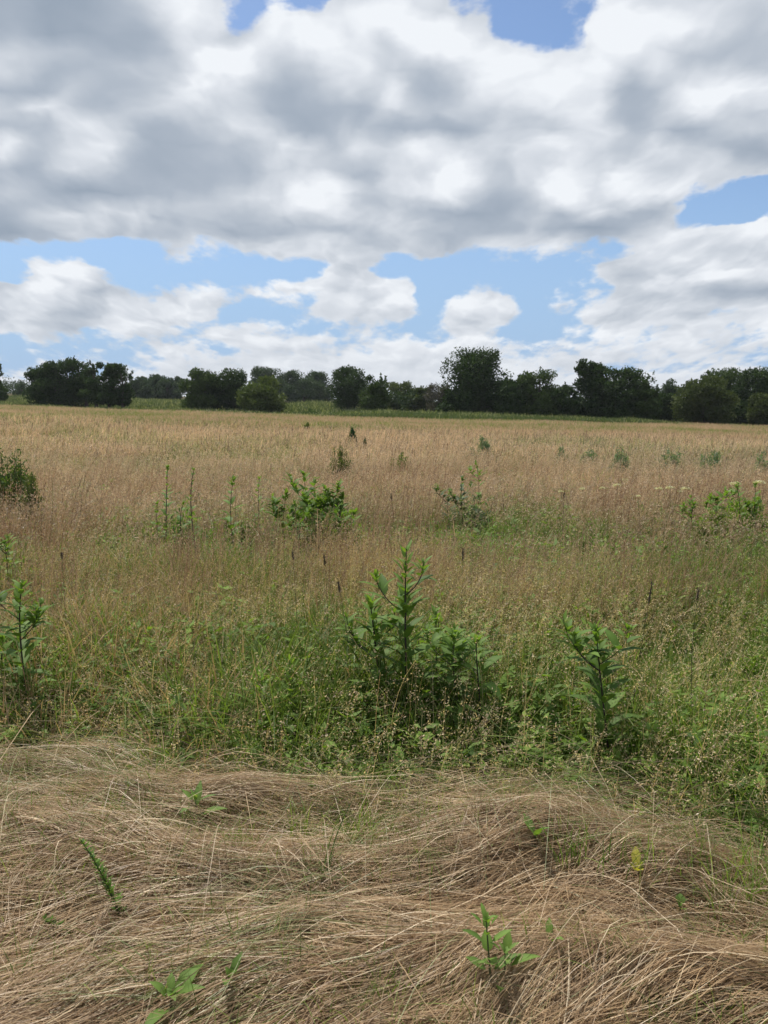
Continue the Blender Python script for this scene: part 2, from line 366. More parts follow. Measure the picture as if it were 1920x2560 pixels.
def mixc(a, b, t): return np.asarray(a)[None] * (1 - t[:, None]) + np.asarray(b)[None] * t[:, None]
GRN = np.array([0.075, 0.135, 0.028]); GRN2 = np.array([0.240, 0.345, 0.060]); TAN = np.array([0.45, 0.310, 0.205])
TAN2 = np.array([0.58, 0.465, 0.335]); RED = np.array([0.25, 0.150, 0.092]); BGR = np.array([0.125, 0.175, 0.095])
def greenness(x, y):
    """0 = dry tan, 1 = green, by place in the meadow"""
    near = 1 - sstep(y, 4.3, 6.5)
    u = x / np.maximum(y, 1)
    p = 0.62 * vnoise(x, y * 0.9, 0.28, 61, 3) + 0.38 * vnoise(x, y * 0.9, 1.1, 64, 2)
    mid = sstep(p, 0.42, 0.60) * 0.85 + 0.08
    u_ = x / np.maximum(y, 1)
    g = near * (0.92 - 0.36 * sstep(-u_, 0.10, 0.32) - 0.15 * sstep(y, 4.2, 5.5)) + (1 - near) * mid
    g = g + 0.5 * sstep(y, 12, 17) * (1 - sstep(y, 26, 34)) * sstep(u, 0.10, 0.3)
    g = g - 0.25 * near * sstep(vnoise(x, y, 0.9, 62, 2), 0.5, 0.75) - 0.3 * sstep(y, 30, 45)
    return np.clip(g + 0.04, 0.03, 0.95)
def scatter(n, y0, y1, slope=0.60, pad=1.35, bias=1.0):
    # uniform over the wedge the camera looks along, a bit wider for a step to the side
    y = np.sqrt(rng.random(n) * (y1 ** 2 - y0 ** 2) + y0 ** 2) if bias == 1.0 else y0 * (y1 / y0) ** rng.random(n)
    x = rng.uniform(-1, 1, n) * (slope * y + pad); return x, y
def meadow_zone(name, label, y0, y1, nb, nc, wb, wc, hb, hc, Kb, Kc, ns, sps, edge=False, log=False):
    G = Geo()
    # leaf blades
    x, y = scatter(nb, y0, y1, bias=2.0 if log else 1.0)
    cl = max(1, nb // 9)                                   # bunches
    ci = rng.integers(0, cl, nb); bx, by = scatter(cl, y0, y1, bias=2.0 if log else 1.0)
    use = rng.random(nb) < 0.65; sc = 0.05 + 0.012 * by[ci]
    x = np.where(use, bx[ci] + rng.normal(0, 1, nb) * sc, x); y = np.where(use, by[ci] + rng.normal(0, 1, nb) * sc, y)
    k = y > (mat_edge(x) + rng.normal(0, 0.10, nb) if edge else y0 - 1); x, y = x[k], y[k]; n = len(x)
    g = greenness(x, y); isg = rng.random(n) < g
    v = rng.random(n); cb = np.where(isg[:, None], mixc(GRN * 0.9, GRN2, v * 0.7), mixc(RED, TAN, v))  # green bases coloured darker than tips, painted shade low in the grass
    ct = np.where(isg[:, None], mixc(GRN, GRN2, np.clip(v + .15, 0, 1)), mixc(TAN, TAN2, v))
    bl = (rng.random(n) < 0.75 * sstep(y, 13, 18) * sstep(x / y, 0.1, 0.3)) & isg; ct[bl] = BGR * 1.15; cb[bl] = BGR
    hh = hb * rng.uniform(0.45, 1.1, n) * (0.75 + 0.5 * vnoise(x, y, 0.7, 71, 2))
    fb = (0.96 + 0.30 * sstep(y, 9, 30))[:, None] * (0.80 + 0.42 * vnoise(x, y * 1.2, 0.11 if y0 > 10 else 0.3, 79, 3))[:, None] * np.array([1.03, 1.0, 0.88]); ct = np.where(isg[:, None], ct, ct * fb); cb = np.where(isg[:, None], cb, cb * fb)  # dry colour brightened with distance, painted sunlight on far seed heads
    if edge: hh *= 0.34 + 0.66 * sstep(y - mat_edge(x), -0.05, 1.15)
    wd = wb * rng.uniform(0.5, 1.25, n) * (1 if not log else (y / y0) ** 0.75)
    cl_ = 0.58 + 0.85 * vnoise(x, y * 0.8, 1.7 if y0 < 10 else 0.35, 75, 2); hh = hh * cl_
    sh = (0.52 + 0.96 * vnoise(x * 0.6, y, 0.55, 76, 3))[:, None]; cb = cb * sh; ct = ct * sh
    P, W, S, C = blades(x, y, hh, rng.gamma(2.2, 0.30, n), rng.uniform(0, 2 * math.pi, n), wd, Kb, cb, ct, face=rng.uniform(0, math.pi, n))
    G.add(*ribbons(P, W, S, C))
    # dry culms with seed heads
    x, y = scatter(nc, y0, y1, bias=2.0 if log else 1.0); k = y > (mat_edge(x) + rng.normal(0.0, 0.14, nc) if edge else y0 - 1); x, y = x[k], y[k]
    dens = 0.6 * vnoise(x, y, 0.8, 81, 2) + 0.4 * vnoise(x, y, 2.6, 82, 2); g = greenness(x, y); k = rng.random(len(x)) < np.clip(0.18 + 2.2 * (dens - 0.38) + 0.5 * (1 - g), 0.06, 1)
    x, y = x[k], y[k]; n = len(x)
    redz = sstep(y, 4.0, 5.3) * (1 - 0.85 * sstep(y, 6.3, 9.3)) * (1 - sstep(y, 12, 17)) * (0.35 + 0.65 * sstep(vnoise(x, y, 0.5, 91, 2), 0.35, 0.6))
    v = rng.random(n); base = mixc(TAN, TAN2, v) * (1 - redz[:, None]) + mixc(RED, TAN, v * 0.7) * redz[:, None]
    gsel = rng.random(n) < greenness(x, y) * 0.45; base[gsel] = mixc([0.24, 0.27, 0.10], [0.36, 0.34, 0.16], v[gsel])
    base = base * (0.94 + 0.30 * sstep(y, 9, 30))[:, None] * (0.80 + 0.42 * vnoise(x, y * 1.2, 0.11 if y0 > 10 else 0.3, 79, 3))[:, None] * np.array([1.03, 1.0, 0.88]) * rng.uniform(0.50, 1.30, (n, 1)); dk = rng.random(n) < 0.13; base[dk] = np.array([0.11, 0.075, 0.045])  # culms also coloured lighter farther off, sunlit look put into the colour
    hh = hc * rng.uniform(0.6, 1.12, n) * (0.82 + 0.36 * vnoise(x, y, 0.4, 72, 2))
    hh = hh * (0.62 + 0.62 * vnoise(x, y, 1.3 if y0 < 10 else 0.3, 77, 2))
    if edge: hh *= 0.45 + 0.55 * sstep(y - mat_edge(x), -0.1, 1.0)
    az = rng.normal(0.15, 1.25, n); lean = rng.gamma(2.0, 0.17, n)
    wd = wc * rng.uniform(0.7, 1.2, n) * (1 if not log else (y / y0) ** 0.75)
    P, W, S, C = blades(x, y, hh, lean, az, wd, Kc, base, base, face=rng.uniform(0, math.pi, n), power=2.4)
    W = np.maximum(W, wd[:, None] * 0.5)
    G.add(*ribbons(P, W, S, C))
    if ns:
        m = n * ns; t = rng.uniform(0.68, 1.0, (n, ns)); f = t * (Kc - 1); i0 = np.minimum(f.astype(int), Kc - 2); fr = (f - i0)[..., None]
        I = np.arange(n)[:, None]; pc = P[I, i0] * (1 - fr) + P[I, i0 + 1] * fr
        sp = sps * (0.4 + 1.2 * (1 - t))[..., None] * 2.6
        pc = pc + rng.normal(0, 1, (n, ns, 3)) * sp * np.array([1, 1, 0.6])
        pc = pc.reshape(-1, 3)
        A = unit(rng.normal(size=(m, 3)) * np.array([0.8, 0.8, 0.6]) + np.array([0, 0, 0.5])); B = unit(np.cross(A, rdir(m)))
        s = sps * rng.uniform(0.45, 1.0, m)[:, None]
        cs = np.repeat(base, ns, 0) * rng.uniform(0.85, 1.35, (m, 1)); cs = cs * 0.55 + TAN2 * 0.62 * (1 - 0.55 * np.repeat(redz, ns)[:, None])
        G.add(*diamonds(pc, A * s, B * s * 0.33, cs))
    o = G.build(name, M_DRY if y0 > 6 else M_GRASS); o['kind'] = 'stuff'; tag(o, label, 'grass'); return o
meadow_zone('meadow_grass', 'knee-high green grass with pale seed heads standing behind the straw', 2.1, 6.4, 86000, 31000, 0.0095, 0.0024, 0.52, 0.66, 6, 7, 16, 0.0078, edge=True)
meadow_zone('meadow_grass', 'reddish brown standing grass with thin stems in the middle of the meadow', 6.3, 16, 88000, 62000, 0.015, 0.0058, 0.46, 0.72, 4, 5, 8, 0.017)
meadow_zone('meadow_grass', 'pale tan meadow grass stretching away beyond the shrubs', 15.8, 48, 120000, 90000, 0.018, 0.013, 0.42, 0.62, 3, 3, 4, 0.030, log=True)
def weeds():
    """small broad leaves of low herbs growing among the grass"""
    G = Geo(); ns = 18000; x, y = scatter(ns, 2.4, 15.0, bias=2.0)
    p = vnoise(x, y, 1.1, 101, 2); k = (y > mat_edge(x) + 0.05) & (p + 0.25 * rng.random(ns) > 0.46 + 0.014 * (y - 3) + 0.12 * sstep(-x / y, 0.05, 0.3)); x, y = x[k], y[k]; n = len(x)
    hs = rng.uniform(0.12, 0.45, n) * (0.35 + 0.65 * sstep(y - mat_edge(x), 0, 1.1)); nl = 16; m = n * nl
    t = rng.random((n, nl)) ** 0.7; az = rng.uniform(0, 6.28, (n, nl)); ln_ = rng.normal(0, 0.15, (n, 2))
    s = rng.uniform(0.012, 0.036, n)[:, None] * rng.uniform(0.6, 1.1, (n, nl)) * (1 + 0.07 * y[:, None])
    P = np.stack([x[:, None] + ln_[:, :1] * t * hs[:, None] + np.cos(az) * s * 0.9, y[:, None] + ln_[:, 1:] * t * hs[:, None] + np.sin(az) * s * 0.9, ground(x, y)[:, None] + hs[:, None] * t], -1).reshape(-1, 3)
    A = unit(np.stack([np.cos(az), np.sin(az), rng.uniform(-0.5, 0.8, (n, nl))], -1).reshape(-1, 3)); B = unit(np.cross(A, np.array([0, 0, 1.0]) + 0.5 * rdir(m)))
    v = np.clip(np.repeat(rng.random(n), nl) * 0.7 + rng.random(m) * 0.4, 0, 1); c = mixc([0.055, 0.11, 0.025], [0.22, 0.33, 0.06], v)
    sv = s.reshape(-1, 1); G.add(*diamonds(P, A * sv, B * sv * 0.36, c))
    o = G.build('meadow_herbs', M_LEAF); o['kind'] = 'stuff'; tag(o, 'small bright leaved herbs growing among the standing grass', 'herbs')
weeds()
def far_edge(x): return 110 + 6 * (vnoise(x, 0, 0.05, 5) - 0.5) - 24 * sstep(x, -55, -20) + 18 * sstep(x, 20, 46)
def far_meadow():
    n = 300000; x, y = scatter(n, 46, 128, slope=0.66, pad=6, bias=2.0)
    fe = far_edge(x); k = y < fe + rng.normal(0, 1.2, n); x, y = x[k], y[k]; n = len(x)
    g = np.clip(greenness(x, y) * 0.75 + 0.5 * sstep(vnoise(x, y * 2.2, 0.09, 63, 2), 0.52, 0.7) * 0.6, 0, 0.8); isg = rng.random(n) < g
    v = rng.random(n); c = np.where(isg[:, None], mixc(GRN2, [0.26, 0.27, 0.10], v), mixc(TAN * [1.15, 1.12, 1.0], TAN2 * [1.05, 1.02, 0.93], v))  # tan lifted here too, sunlit far grass painted into the colour
    hh = rng.uniform(0.3, 0.62, n) * (0.8 + 0.4 * vnoise(x, y, 0.2, 73, 2))
    c = c * (0.80 + 0.36 * vnoise(x * 0.5, y * 1.5, 0.35, 78, 3))[:, None]
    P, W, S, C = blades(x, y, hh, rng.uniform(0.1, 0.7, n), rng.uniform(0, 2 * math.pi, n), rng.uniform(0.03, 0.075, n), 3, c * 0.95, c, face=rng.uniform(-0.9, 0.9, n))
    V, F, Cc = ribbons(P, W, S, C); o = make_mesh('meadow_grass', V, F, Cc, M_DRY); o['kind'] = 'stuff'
    tag(o, 'far tan end of the meadow in front of the tree line', 'grass')
far_meadow()
def green_strip():
    n = 150000; y = rng.uniform(82, 215, n); x = rng.uniform(-1, 1, n) * (0.66 * y + 6)
    k = y > far_edge(x) + rng.normal(0, 1.0, n); x, y = x[k], y[k]; n = len(x)
    p = vnoise(x, y, 0.16, 66, 3); v = rng.random(n)
    c = mixc([0.075, 0.110, 0.045], [0.15, 0.185, 0.080], np.clip(v * 0.6 + p * 0.6, 0, 1)); pale = rng.random(n) < 0.25 * (p > 0.5); c[pale] = np.array([0.36, 0.36, 0.19])
    right_ = 0.80 * sstep(x, -12, 2) * (1 - sstep(x, 30, 45)) * (1 - sstep(y, 112, 125))
    hh = right_ + (0.40 + 1.0 * sstep(p, 0.42, 0.75)) * rng.uniform(0.5, 1.1, n) * (0.5 + 0.35 * sstep(y, 112, 160)) * (1 + 0.6 * sstep(y, 100, 118) * np.exp(-((x + 14) / 11) ** 2))
    P, W, S, C = blades(x, y, hh, rng.uniform(0.1, 0.9, n), rng.uniform(0, 6.28, n), rng.uniform(0.09, 0.22, n), 3, c * 0.9, c, face=rng.uniform(-0.9, 0.9, n))
    V, F, Cc = ribbons(P, W, S, C); o = make_mesh('green_undergrowth', V, F, Cc, M_TREE); o['kind'] = 'stuff'
    tag(o, 'low green weeds in a strip along the foot of the trees', 'undergrowth')
green_strip()

def tall_stems():
    """bunches of taller reddish stems with dense narrow heads"""
    nb = 420; bx, by = scatter(nb, 4.3, 14, bias=2.0); k = vnoise(bx, by, 0.6, 121, 2) > 0.42; bx, by = bx[k], by[k]
    per = 26; n = len(bx) * per; x = np.repeat(bx, per) + rng.normal(0, 1, n) * np.repeat(0.05 + 0.012 * by, per); y = np.repeat(by, per) + rng.normal(0, 1, n) * np.repeat(0.05 + 0.012 * by, per)
    hh = np.repeat(rng.uniform(0.66, 0.88, len(bx)), per) * rng.uniform(0.75, 1.08, n); v = rng.random(n)
    c = mixc([0.20, 0.115, 0.070], [0.50, 0.36, 0.235], v ** 1.3) * (1 + 0.25 * sstep(y, 7, 11))[:, None]; wd = 0.0020 * (y / 4) ** 0.8
    P, W, S, C = blades(x, y, hh, rng.gamma(2, 0.10, n), rng.normal(0.2, 1.3, n), wd, 6, c, c, face=rng.uniform(0, math.pi, n), power=2.2); W = np.maximum(W, wd[:, None] * 0.6)
    G = Geo(); G.add(*ribbons(P, W, S, C)); m = n * 10; t = rng.uniform(0.74, 1.0, (n, 10)); f = t * 5; i0 = np.minimum(f.astype(int), 4); fr = (f - i0)[..., None]; I = np.arange(n)[:, None]
    pc = (P[I, i0] * (1 - fr) + P[I, i0 + 1] * fr).reshape(-1, 3); s_ = (0.0055 * (np.repeat(y, 10) / 4.5) ** 0.7 * rng.uniform(.6, 1.2, m))[:, None]; pc = pc + rng.normal(0, 0.5, (m, 3)) * s_
    A = unit(np.array([0, 0, 1.0]) + rdir(m) * 0.7); B = unit(np.cross(A, rdir(m))); G.add(*diamonds(pc, A * s_, B * s_ * 0.4, np.repeat(c, 10, 0) * rng.uniform(.7, 1.3, (m, 1))))
    o = G.build('tall_brown_stems', M_DRY); o['kind'] = 'stuff'; tag(o, 'bunches of taller reddish brown stems rising above the middle of the meadow', 'grass stems')
tall_stems()

# ------------------------------------------------------------------ tubes, trees, shrubs
def tube(G, pts, rad, col, sides=6):
    pts = np.asarray(pts, float); n = len(pts); d = unit(np.gradient(pts, axis=0)); ref = np.where(np.abs(d[:, 2:3]) > 0.9, [[1.0, 0, 0]], [[0, 0, 1.0]])
    a = unit(np.cross(d, ref)); b = np.cross(d, a); th = np.linspace(0, 2 * math.pi, sides, endpoint=False)
    rad = np.asarray(rad, float)
    V = (pts[:, None] + rad[:, None, None] * (np.cos(th)[None, :, None] * a[:, None] + np.sin(th)[None, :, None] * b[:, None])).reshape(-1, 3)
    F = [[i * sides + j, i * sides + (j + 1) % sides, (i + 1) * sides + (j + 1) % sides, (i + 1) * sides + j] for i in range(n - 1) for j in range(sides)]
    G.add(V, F, np.asarray(col, float))
def bez(pts, n=18):
    pts = np.asarray(pts, float); t = np.linspace(0, 1, n)[:, None]
    if len(pts) == 2: return pts[0] * (1 - t) + pts[1] * t
    if len(pts) == 3:
        c = 2 * pts[1] - (pts[0] + pts[2]) / 2; return pts[0] * (1 - t) ** 2 + 2 * c * t * (1 - t) + pts[2] * t ** 2
def leaf_cloud(lobes, n, size, c0, c1, asp=0.55, up=0.35, shell=0.45):
    """lobes (m,7): centre, radii, weight"""
    lobes = np.asarray(lobes, float); w = lobes[:, 6] / lobes[:, 6].sum(); li = rng.choice(len(lobes), n, p=w)
    d = rdir(n); r = rng.random(n) ** shell
    cl = lobes[li]; P = cl[:, :3] + d * cl[:, 3:6] * (r * (0.9 + 0.25 * rng.random(n)))[:, None]
    A = unit(d * 0.7 + rng.normal(size=(n, 3)) * 0.8 + np.array([0, 0, up])); B = unit(np.cross(A, rdir(n)))
    s = size * rng.uniform(0.55, 1.3, n)[:, None]
    lobv = rng.random(len(lobes))[li] * 0.55
    v = np.clip(lobv + rng.random(n) * 0.55, 0, 1); C = mixc(c0, c1, v)
    return diamonds(P, A * s, B * s * asp, C)
DARK = ((0.020, 0.038, 0.015), (0.056, 0.094, 0.030)); MID = ((0.030, 0.054, 0.018), (0.080, 0.120, 0.036))
OLIVE = ((0.048, 0.070, 0.024), (0.100, 0.125, 0.042)); LIGHT = ((0.060, 0.090, 0.026), (0.130, 0.165, 0.050))
FARC = ((0.032, 0.056, 0.030), (0.066, 0.098, 0.050)); GREY = ((0.085, 0.080, 0.075), (0.135, 0.125, 0.115))  # FARC: far foliage, distance haze painted into its greyed green
def crown_lobes(W, H, base, kind, m):
    out = []
    for _ in range(m):
        t = rng.random(); zc = base + (H - base) * (0.05 + 0.87 * t)
        if kind == 'round': prof = math.sqrt(max(0.05, 1 - (1.75 * t - 0.75) ** 2)) if t > 0.43 else 0.82 + 0.4 * t
        elif kind == 'flat': prof = 1.0 if t < 0.75 else 0.86
        elif kind == 'cone': prof = max(0.10, 1.0 - 0.93 * t)
        elif kind == 'ragged': prof = 0.95 - 0.5 * t ** 1.5
        else: prof = 0.9
        a = rng.random() * 2 * math.pi; rr = math.sqrt(rng.random()) * prof
        s = rng.uniform(0.20, 0.40) * (1.2 - 0.45 * t); 
        cx = math.cos(a) * rr * max(0.05, W / 2 - s * W * 0.5); cy = math.sin(a) * rr * max(0.05, W / 2 - s * W * 0.5)
        sz = s * min(W, 1.3 * H) * 0.60; zc = min(zc, H - sz * 0.75)
        out.append([cx, cy, zc, sz * rng.uniform(0.8, 1.25), sz * rng.uniform(0.8, 1.25), sz * rng.uniform(0.6, 0.95), sz ** 2.2])
    return out
def tree(px, top, base, wpx, D, label, pal=DARK, kind='round', m=34, n=9000, extra=(), spikes=0, low=0.06, group='trees along the far edge of the meadow', name='tree', size=0.20, cat='tree', ntr=1):
    """px/top/base/wpx in 1659-wide preview pixels of the photograph"""
    k = 1920 / 1659; px, top, base, wpx = px * k, top * k, base * k, wpx * k
    T = at(px, top, D); gz = float(ground(T[0], D)); H = T[2] - gz; W = wpx / FPX * D * 1.28; n = int(n * 1.45)
    root = thing(name, label, cat, (T[0], D, gz), group)
    lb = crown_lobes(W, H, H * low, kind, m)
    for (dx, zt, r) in extra:                      # chosen outline bumps: offset in half widths, top as a share of the height, radius share
        lb.append([dx * W / 2, rng.uniform(-.1, .1) * W, zt * H - r * W * 0.6, r * W * 0.8, r * W * 0.8, r * W * 0.7, (r * W) ** 1.6 * 0.8])
    for _ in range((spikes + 1) // 2):
        cx = rng.uniform(-0.42, 0.42) * W; hh = H * (1.0 - 0.35 * abs(cx / W) ** 1.2) * rng.uniform(0.92, 1.03)
        for q in range(3): lb.append([cx + q * 0.05, rng.uniform(-.2, .2) * W, hh - 0.55 * q, 0.16 + 0.13 * q, 0.16 + 0.13 * q, 0.42, 0.07 + 0.07 * q])
    G = Geo(); G.add(*leaf_cloud(lb, n, size, *pal)); G.build('crown', M_TREE, root)
    T_ = Geo(); bark = np.array([0.075, 0.062, 0.05]) if pal is not GREY else np.array([0.14, 0.13, 0.125])
    for q in range(ntr):
        ox = (q - (ntr - 1) / 2) * W * 0.35; rad = 0.028 * H + 0.05
        tp = np.array([[ox, 0, -0.2], [ox + rng.normal(0, .06), 0, H * 0.2], [ox + rng.normal(0, .2), rng.normal(0, .2), H * 0.5], [ox * 0.8, 0, H * 0.85]])
        tube(T_, tp, [rad * 1.3, rad, rad * 0.6, rad * 0.15], bark, 8)
        for L_ in [lb[i] for i in rng.choice(len(lb), min(7, len(lb)), replace=False)]:
            s = tp[1] + (tp[2] - tp[1]) * rng.random(); e = np.array(L_[:3]); mid_ = (s + e) / 2 + rng.normal(0, 0.1, 3) * W * 0.3
            mid_ = (s + e) / 2 + np.array([0, 0, 0.05 * H]); tube(T_, [s, mid_, e], [rad * 0.45, rad * 0.25, rad * 0.08], bark, 5)
    T_.build('trunk', M_BARK, root, smooth=True)
    return root
def far_trees():
    t = tree
    t(-10, 778, 842, 38, 150, 'dark tree cut off by the left edge of the photo', DARK, 'ragged', 22, 5000)
    t(46, 826, 842, 34, 215, 'low far bush between the leftmost tree and the wide dark clump', FARC, 'round', 14, 2500, low=0.0, cat='bush', name='bush')
    t(104, 781, 868, 84, 128, 'leftmost broad dark tree of the big clump at left', DARK, 'round', 40, 10000, spikes=6, ntr=2, extra=[(-.1, 1.0, .1)])
    t(160, 775, 868, 92, 131, 'tallest bushy tree in the middle of the big clump at left', DARK, 'round', 40, 11000, spikes=8, ntr=2, extra=[(-.15, 1.0, .1), (.35, .93, .1)])
    t(203, 781, 869, 58, 126, 'narrow dark tree with sky showing through its crown, in the left clump', DARK, 'ragged', 20, 4600, spikes=3)
    t(246, 784, 870, 66, 124, 'rounded tree closing the right end of the left clump', DARK, 'round', 26, 7000, spikes=4, ntr=2)
    # distant ones, their haze mixed into the leaf colour
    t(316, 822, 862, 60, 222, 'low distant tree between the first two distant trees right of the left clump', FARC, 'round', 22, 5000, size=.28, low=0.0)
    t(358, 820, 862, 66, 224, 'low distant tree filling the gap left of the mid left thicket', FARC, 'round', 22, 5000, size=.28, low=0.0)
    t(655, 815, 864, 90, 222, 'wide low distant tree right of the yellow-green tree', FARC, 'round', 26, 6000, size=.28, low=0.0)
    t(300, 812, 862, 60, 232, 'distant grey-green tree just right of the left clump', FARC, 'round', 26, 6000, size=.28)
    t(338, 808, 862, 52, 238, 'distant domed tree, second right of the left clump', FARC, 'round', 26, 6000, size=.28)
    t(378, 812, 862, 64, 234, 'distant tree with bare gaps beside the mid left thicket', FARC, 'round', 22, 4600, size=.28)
    t(428, 797, 874, 74, 128, 'spiky-topped dark tree at the left of the mid left thicket', MID, 'flat', 36, 8500, spikes=7, ntr=2)
    t(486, 797, 876, 88, 130, 'broad dark tree in the middle of the mid left thicket', DARK, 'flat', 42, 10000, spikes=6, ntr=2)
    t(566, 810, 882, 98, 122, 'low rounded yellow-green tree at the right of the mid left thicket', LIGHT, 'round', 42, 10000, low=0.0)
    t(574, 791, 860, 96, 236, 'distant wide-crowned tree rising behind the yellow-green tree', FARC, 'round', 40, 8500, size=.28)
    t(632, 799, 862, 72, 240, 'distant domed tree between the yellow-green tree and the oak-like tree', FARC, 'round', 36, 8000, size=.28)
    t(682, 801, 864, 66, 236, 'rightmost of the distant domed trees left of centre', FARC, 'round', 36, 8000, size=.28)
    t(752, 790, 874, 84, 150, 'round-headed dark tree left of the centre of the tree line', DARK, 'round', 40, 9500, extra=[(.05, 1.0, .13), (-.5, .9, .12), (.5, .93, .1)])
    t(806, 808, 884, 64, 122, 'dark bushy tree reaching low right of the round-headed tree', MID, 'round', 30, 7500, spikes=4, low=0.0)
    t(866, 820, 888, 84, 150, 'lighter green low tree left of the grey shrub', OLIVE, 'round', 36, 8000, low=0.0)
    t(912, 834, 890, 56, 140, 'small green tree touching the grey shrub', OLIVE, 'round', 24, 5500, spikes=2, low=0.0)
    t(954, 818, 890, 62, 124, 'grey half-dead shrub at the foot of the tallest tree', GREY, 'round', 18, 3000, low=0.0, size=.15, name='shrub', cat='shrub')
    t(985, 842, 892, 84, 120, 'dark undergrown tree under the left side of the tallest tree', DARK, 'round', 30, 7500, low=0.0)
    t(1030, 750, 893, 128, 122, 'tallest tree of the line with a stepped ragged crown', DARK, 'ragged', 58, 17000, extra=[(-.45, 1.0, .15), (-.75, .86, .13), (-.78, .74, .13), (-.2, .99, .15), (.12, .95, .13), (.5, .97, .055), (.5, .92, .08), (.36, .82, .16), (.72, .68, .15), (-.5, .7, .16), (0, .75, .2)], ntr=2)
    t(1096, 818, 898, 84, 118, 'low dark tree filling in right of the tallest tree', DARK, 'round', 34, 8500, low=0.0, spikes=3)
    t(1168, 799, 904, 92, 118, 'square-shouldered dark tree between the two tallest trees', MID, 'flat', 40, 9500, spikes=6, extra=[(.35, 1.0, .14), (-.7, .88, .1)], low=0.0)
    t(1218, 832, 905, 66, 116, 'low dark tree in the dip left of the spiky tree', DARK, 'round', 28, 7000, low=0.0, spikes=3)
    t(1282, 776, 906, 88, 116, 'spiky-topped tree leaning left, second tallest of the line', DARK, 'ragged', 42, 11000, spikes=5, extra=[(-.45, 1.0, .13), (-.1, .97, .10), (-.5, .9, .12), (.4, .88, .15)], low=0.0)
    t(1350, 792, 908, 104, 114, 'broad dark tree sloping down to the right of the spiky tree', DARK, 'round', 48, 12500, spikes=5, extra=[(-.45, 1.0, .14)], low=0.0)
    t(1395, 822, 909, 62, 112, 'narrow dark tree left of the far rounded tree', MID, 'round', 26, 7000, spikes=4, low=0.0)
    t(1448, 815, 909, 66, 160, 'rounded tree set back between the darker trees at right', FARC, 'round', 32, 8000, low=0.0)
    t(1440, 850, 910, 60, 118, 'low dark tree in front of the set back rounded tree', DARK, 'round', 26, 6500, low=0.0)
    t(1524, 812, 914, 112, 110, 'broad olive tree at right with a smooth domed crown', OLIVE, 'round', 56, 14000, low=0.0)
    t(1574, 792, 914, 96, 124, 'tall dark tree behind the olive domed tree', MID, 'flat', 44, 11500, spikes=7, low=0.0)
    t(1632, 795, 916, 100, 118, 'tall dark tree near the right edge, behind the pale low one', DARK, 'flat', 46, 12000, spikes=6, low=0.0)
    t(1700, 800, 918, 90, 120, 'dark tree running out of the photo at the right edge', DARK, 'flat', 36, 9000, spikes=5, low=0.0)
    t(1654, 850, 918, 70, 108, 'pale green low tree cut off by the right edge', OLIVE, 'round', 30, 7500, low=0.0)
far_trees()

def far_woodland():
    lobes = []
    for _ in range(90):
        D = rng.uniform(245, 275); x = (rng.uniform(-40, 740) * 1.157 - 960) / FPX * D; z = float(ground(x, D)) + rng.uniform(0.5, 4.2); lobes.append([x, D, z, 4.0, 3.0, rng.uniform(1.6, 2.6), 1])
    for _ in range(70):
        D = rng.uniform(138, 150); x = (rng.uniform(820, 1720) * 1.157 - 960) / FPX * D; z = float(ground(x, D)) + rng.uniform(0.4, 3.6); lobes.append([x, D, z, 2.8, 2.0, rng.uniform(1.3, 2.0), 1])
    G = Geo(); G.add(*leaf_cloud(lobes, 26000, 0.30, (0.026, 0.046, 0.022), (0.055, 0.085, 0.038)))
    o = G.build('far_woodland', M_TREE); o['kind'] = 'stuff'; tag(o, 'low dark mass of woodland seen between and behind the trees', 'woodland')
far_woodland()
def can_dist(py):                # where a row of the picture meets the top of the grass
    return 1.10 / max(0.004, (py - 1000) / FPX - 0.0075)
def shrub(px, top, base, wpx, label, pal, kind='round', n=2600, m=16, size=None, name='shrub', cat='shrub', group=None, D=None, spikes=0, low=0.1):
    """open bush: many thin shoots fanning from the foot, each dressed with leaves"""
    D = D or can_dist(base * 1920 / 1659); k = 1920 / 1659
    T = at(px * k, top * k, D); gz = float(ground(T[0], D)); H = T[2] - gz; W = wpx * k / FPX * D; sz = size or max(0.014, D * 0.0015)
    root = thing(name, label, cat, (T[0], D, gz), group); S = Geo(); ns = max(9, m * 2); per = max(12, int(n * 2.0) // ns); Ps = []; Ds = []
    for i in range(ns):
        a = rng.random() * 6.28; r = math.sqrt((i + 0.5) / ns) * W / 2; rel = 2 * r / W
        if kind == 'cone': h = H * (1 - 0.85 * rel)
        else: h = H * (1 - 0.55 * rel ** 2.2) * rng.uniform(0.55, 1.0)
        e = np.array([math.cos(a) * r, math.sin(a) * r, h]); ln = bez([[math.cos(a) * r * .15, math.sin(a) * r * .15, -0.05], [math.cos(a) * r * .75, math.sin(a) * r * .75, h * 0.45], e], 8)
        tube(S, ln, np.linspace(0.010, 0.003, 8) * (0.5 + D / 30), (0.09, 0.085, 0.05), 4)
        t = rng.uniform(0.12, 1.0, per) ** 0.8 * 7; j = np.minimum(t.astype(int), 6); f = (t - j)[:, None]; p = ln[j] * (1 - f) + ln[j + 1] * f
        Ps.append(p + rng.normal(0, 1, (per, 3)) * W * 0.085 * (1.25 - 0.7 * t / 7)[:, None]); Ds.append(np.tile(unit(ln[-1] - ln[-3]), (per, 1)))
    P = np.concatenate(Ps); Dn = np.concatenate(Ds); q = len(P); A = unit(Dn * 0.9 + rdir(q)); B = unit(np.cross(A, rdir(q))); s_ = sz * rng.uniform(.6, 1.3, q)[:, None]
    G = Geo(); G.add(*diamonds(P, A * s_, B * s_ * 0.42, mixc(np.array(pal[0]) * 1.6, np.array(pal[1]) * 1.35, np.clip(rng.random(q) * .7 + .3 * np.repeat(rng.random(ns), per), 0, 1))))
    S.build('stem', M_BARK, root, smooth=True); G.build('foliage', M_LEAF, root); return root
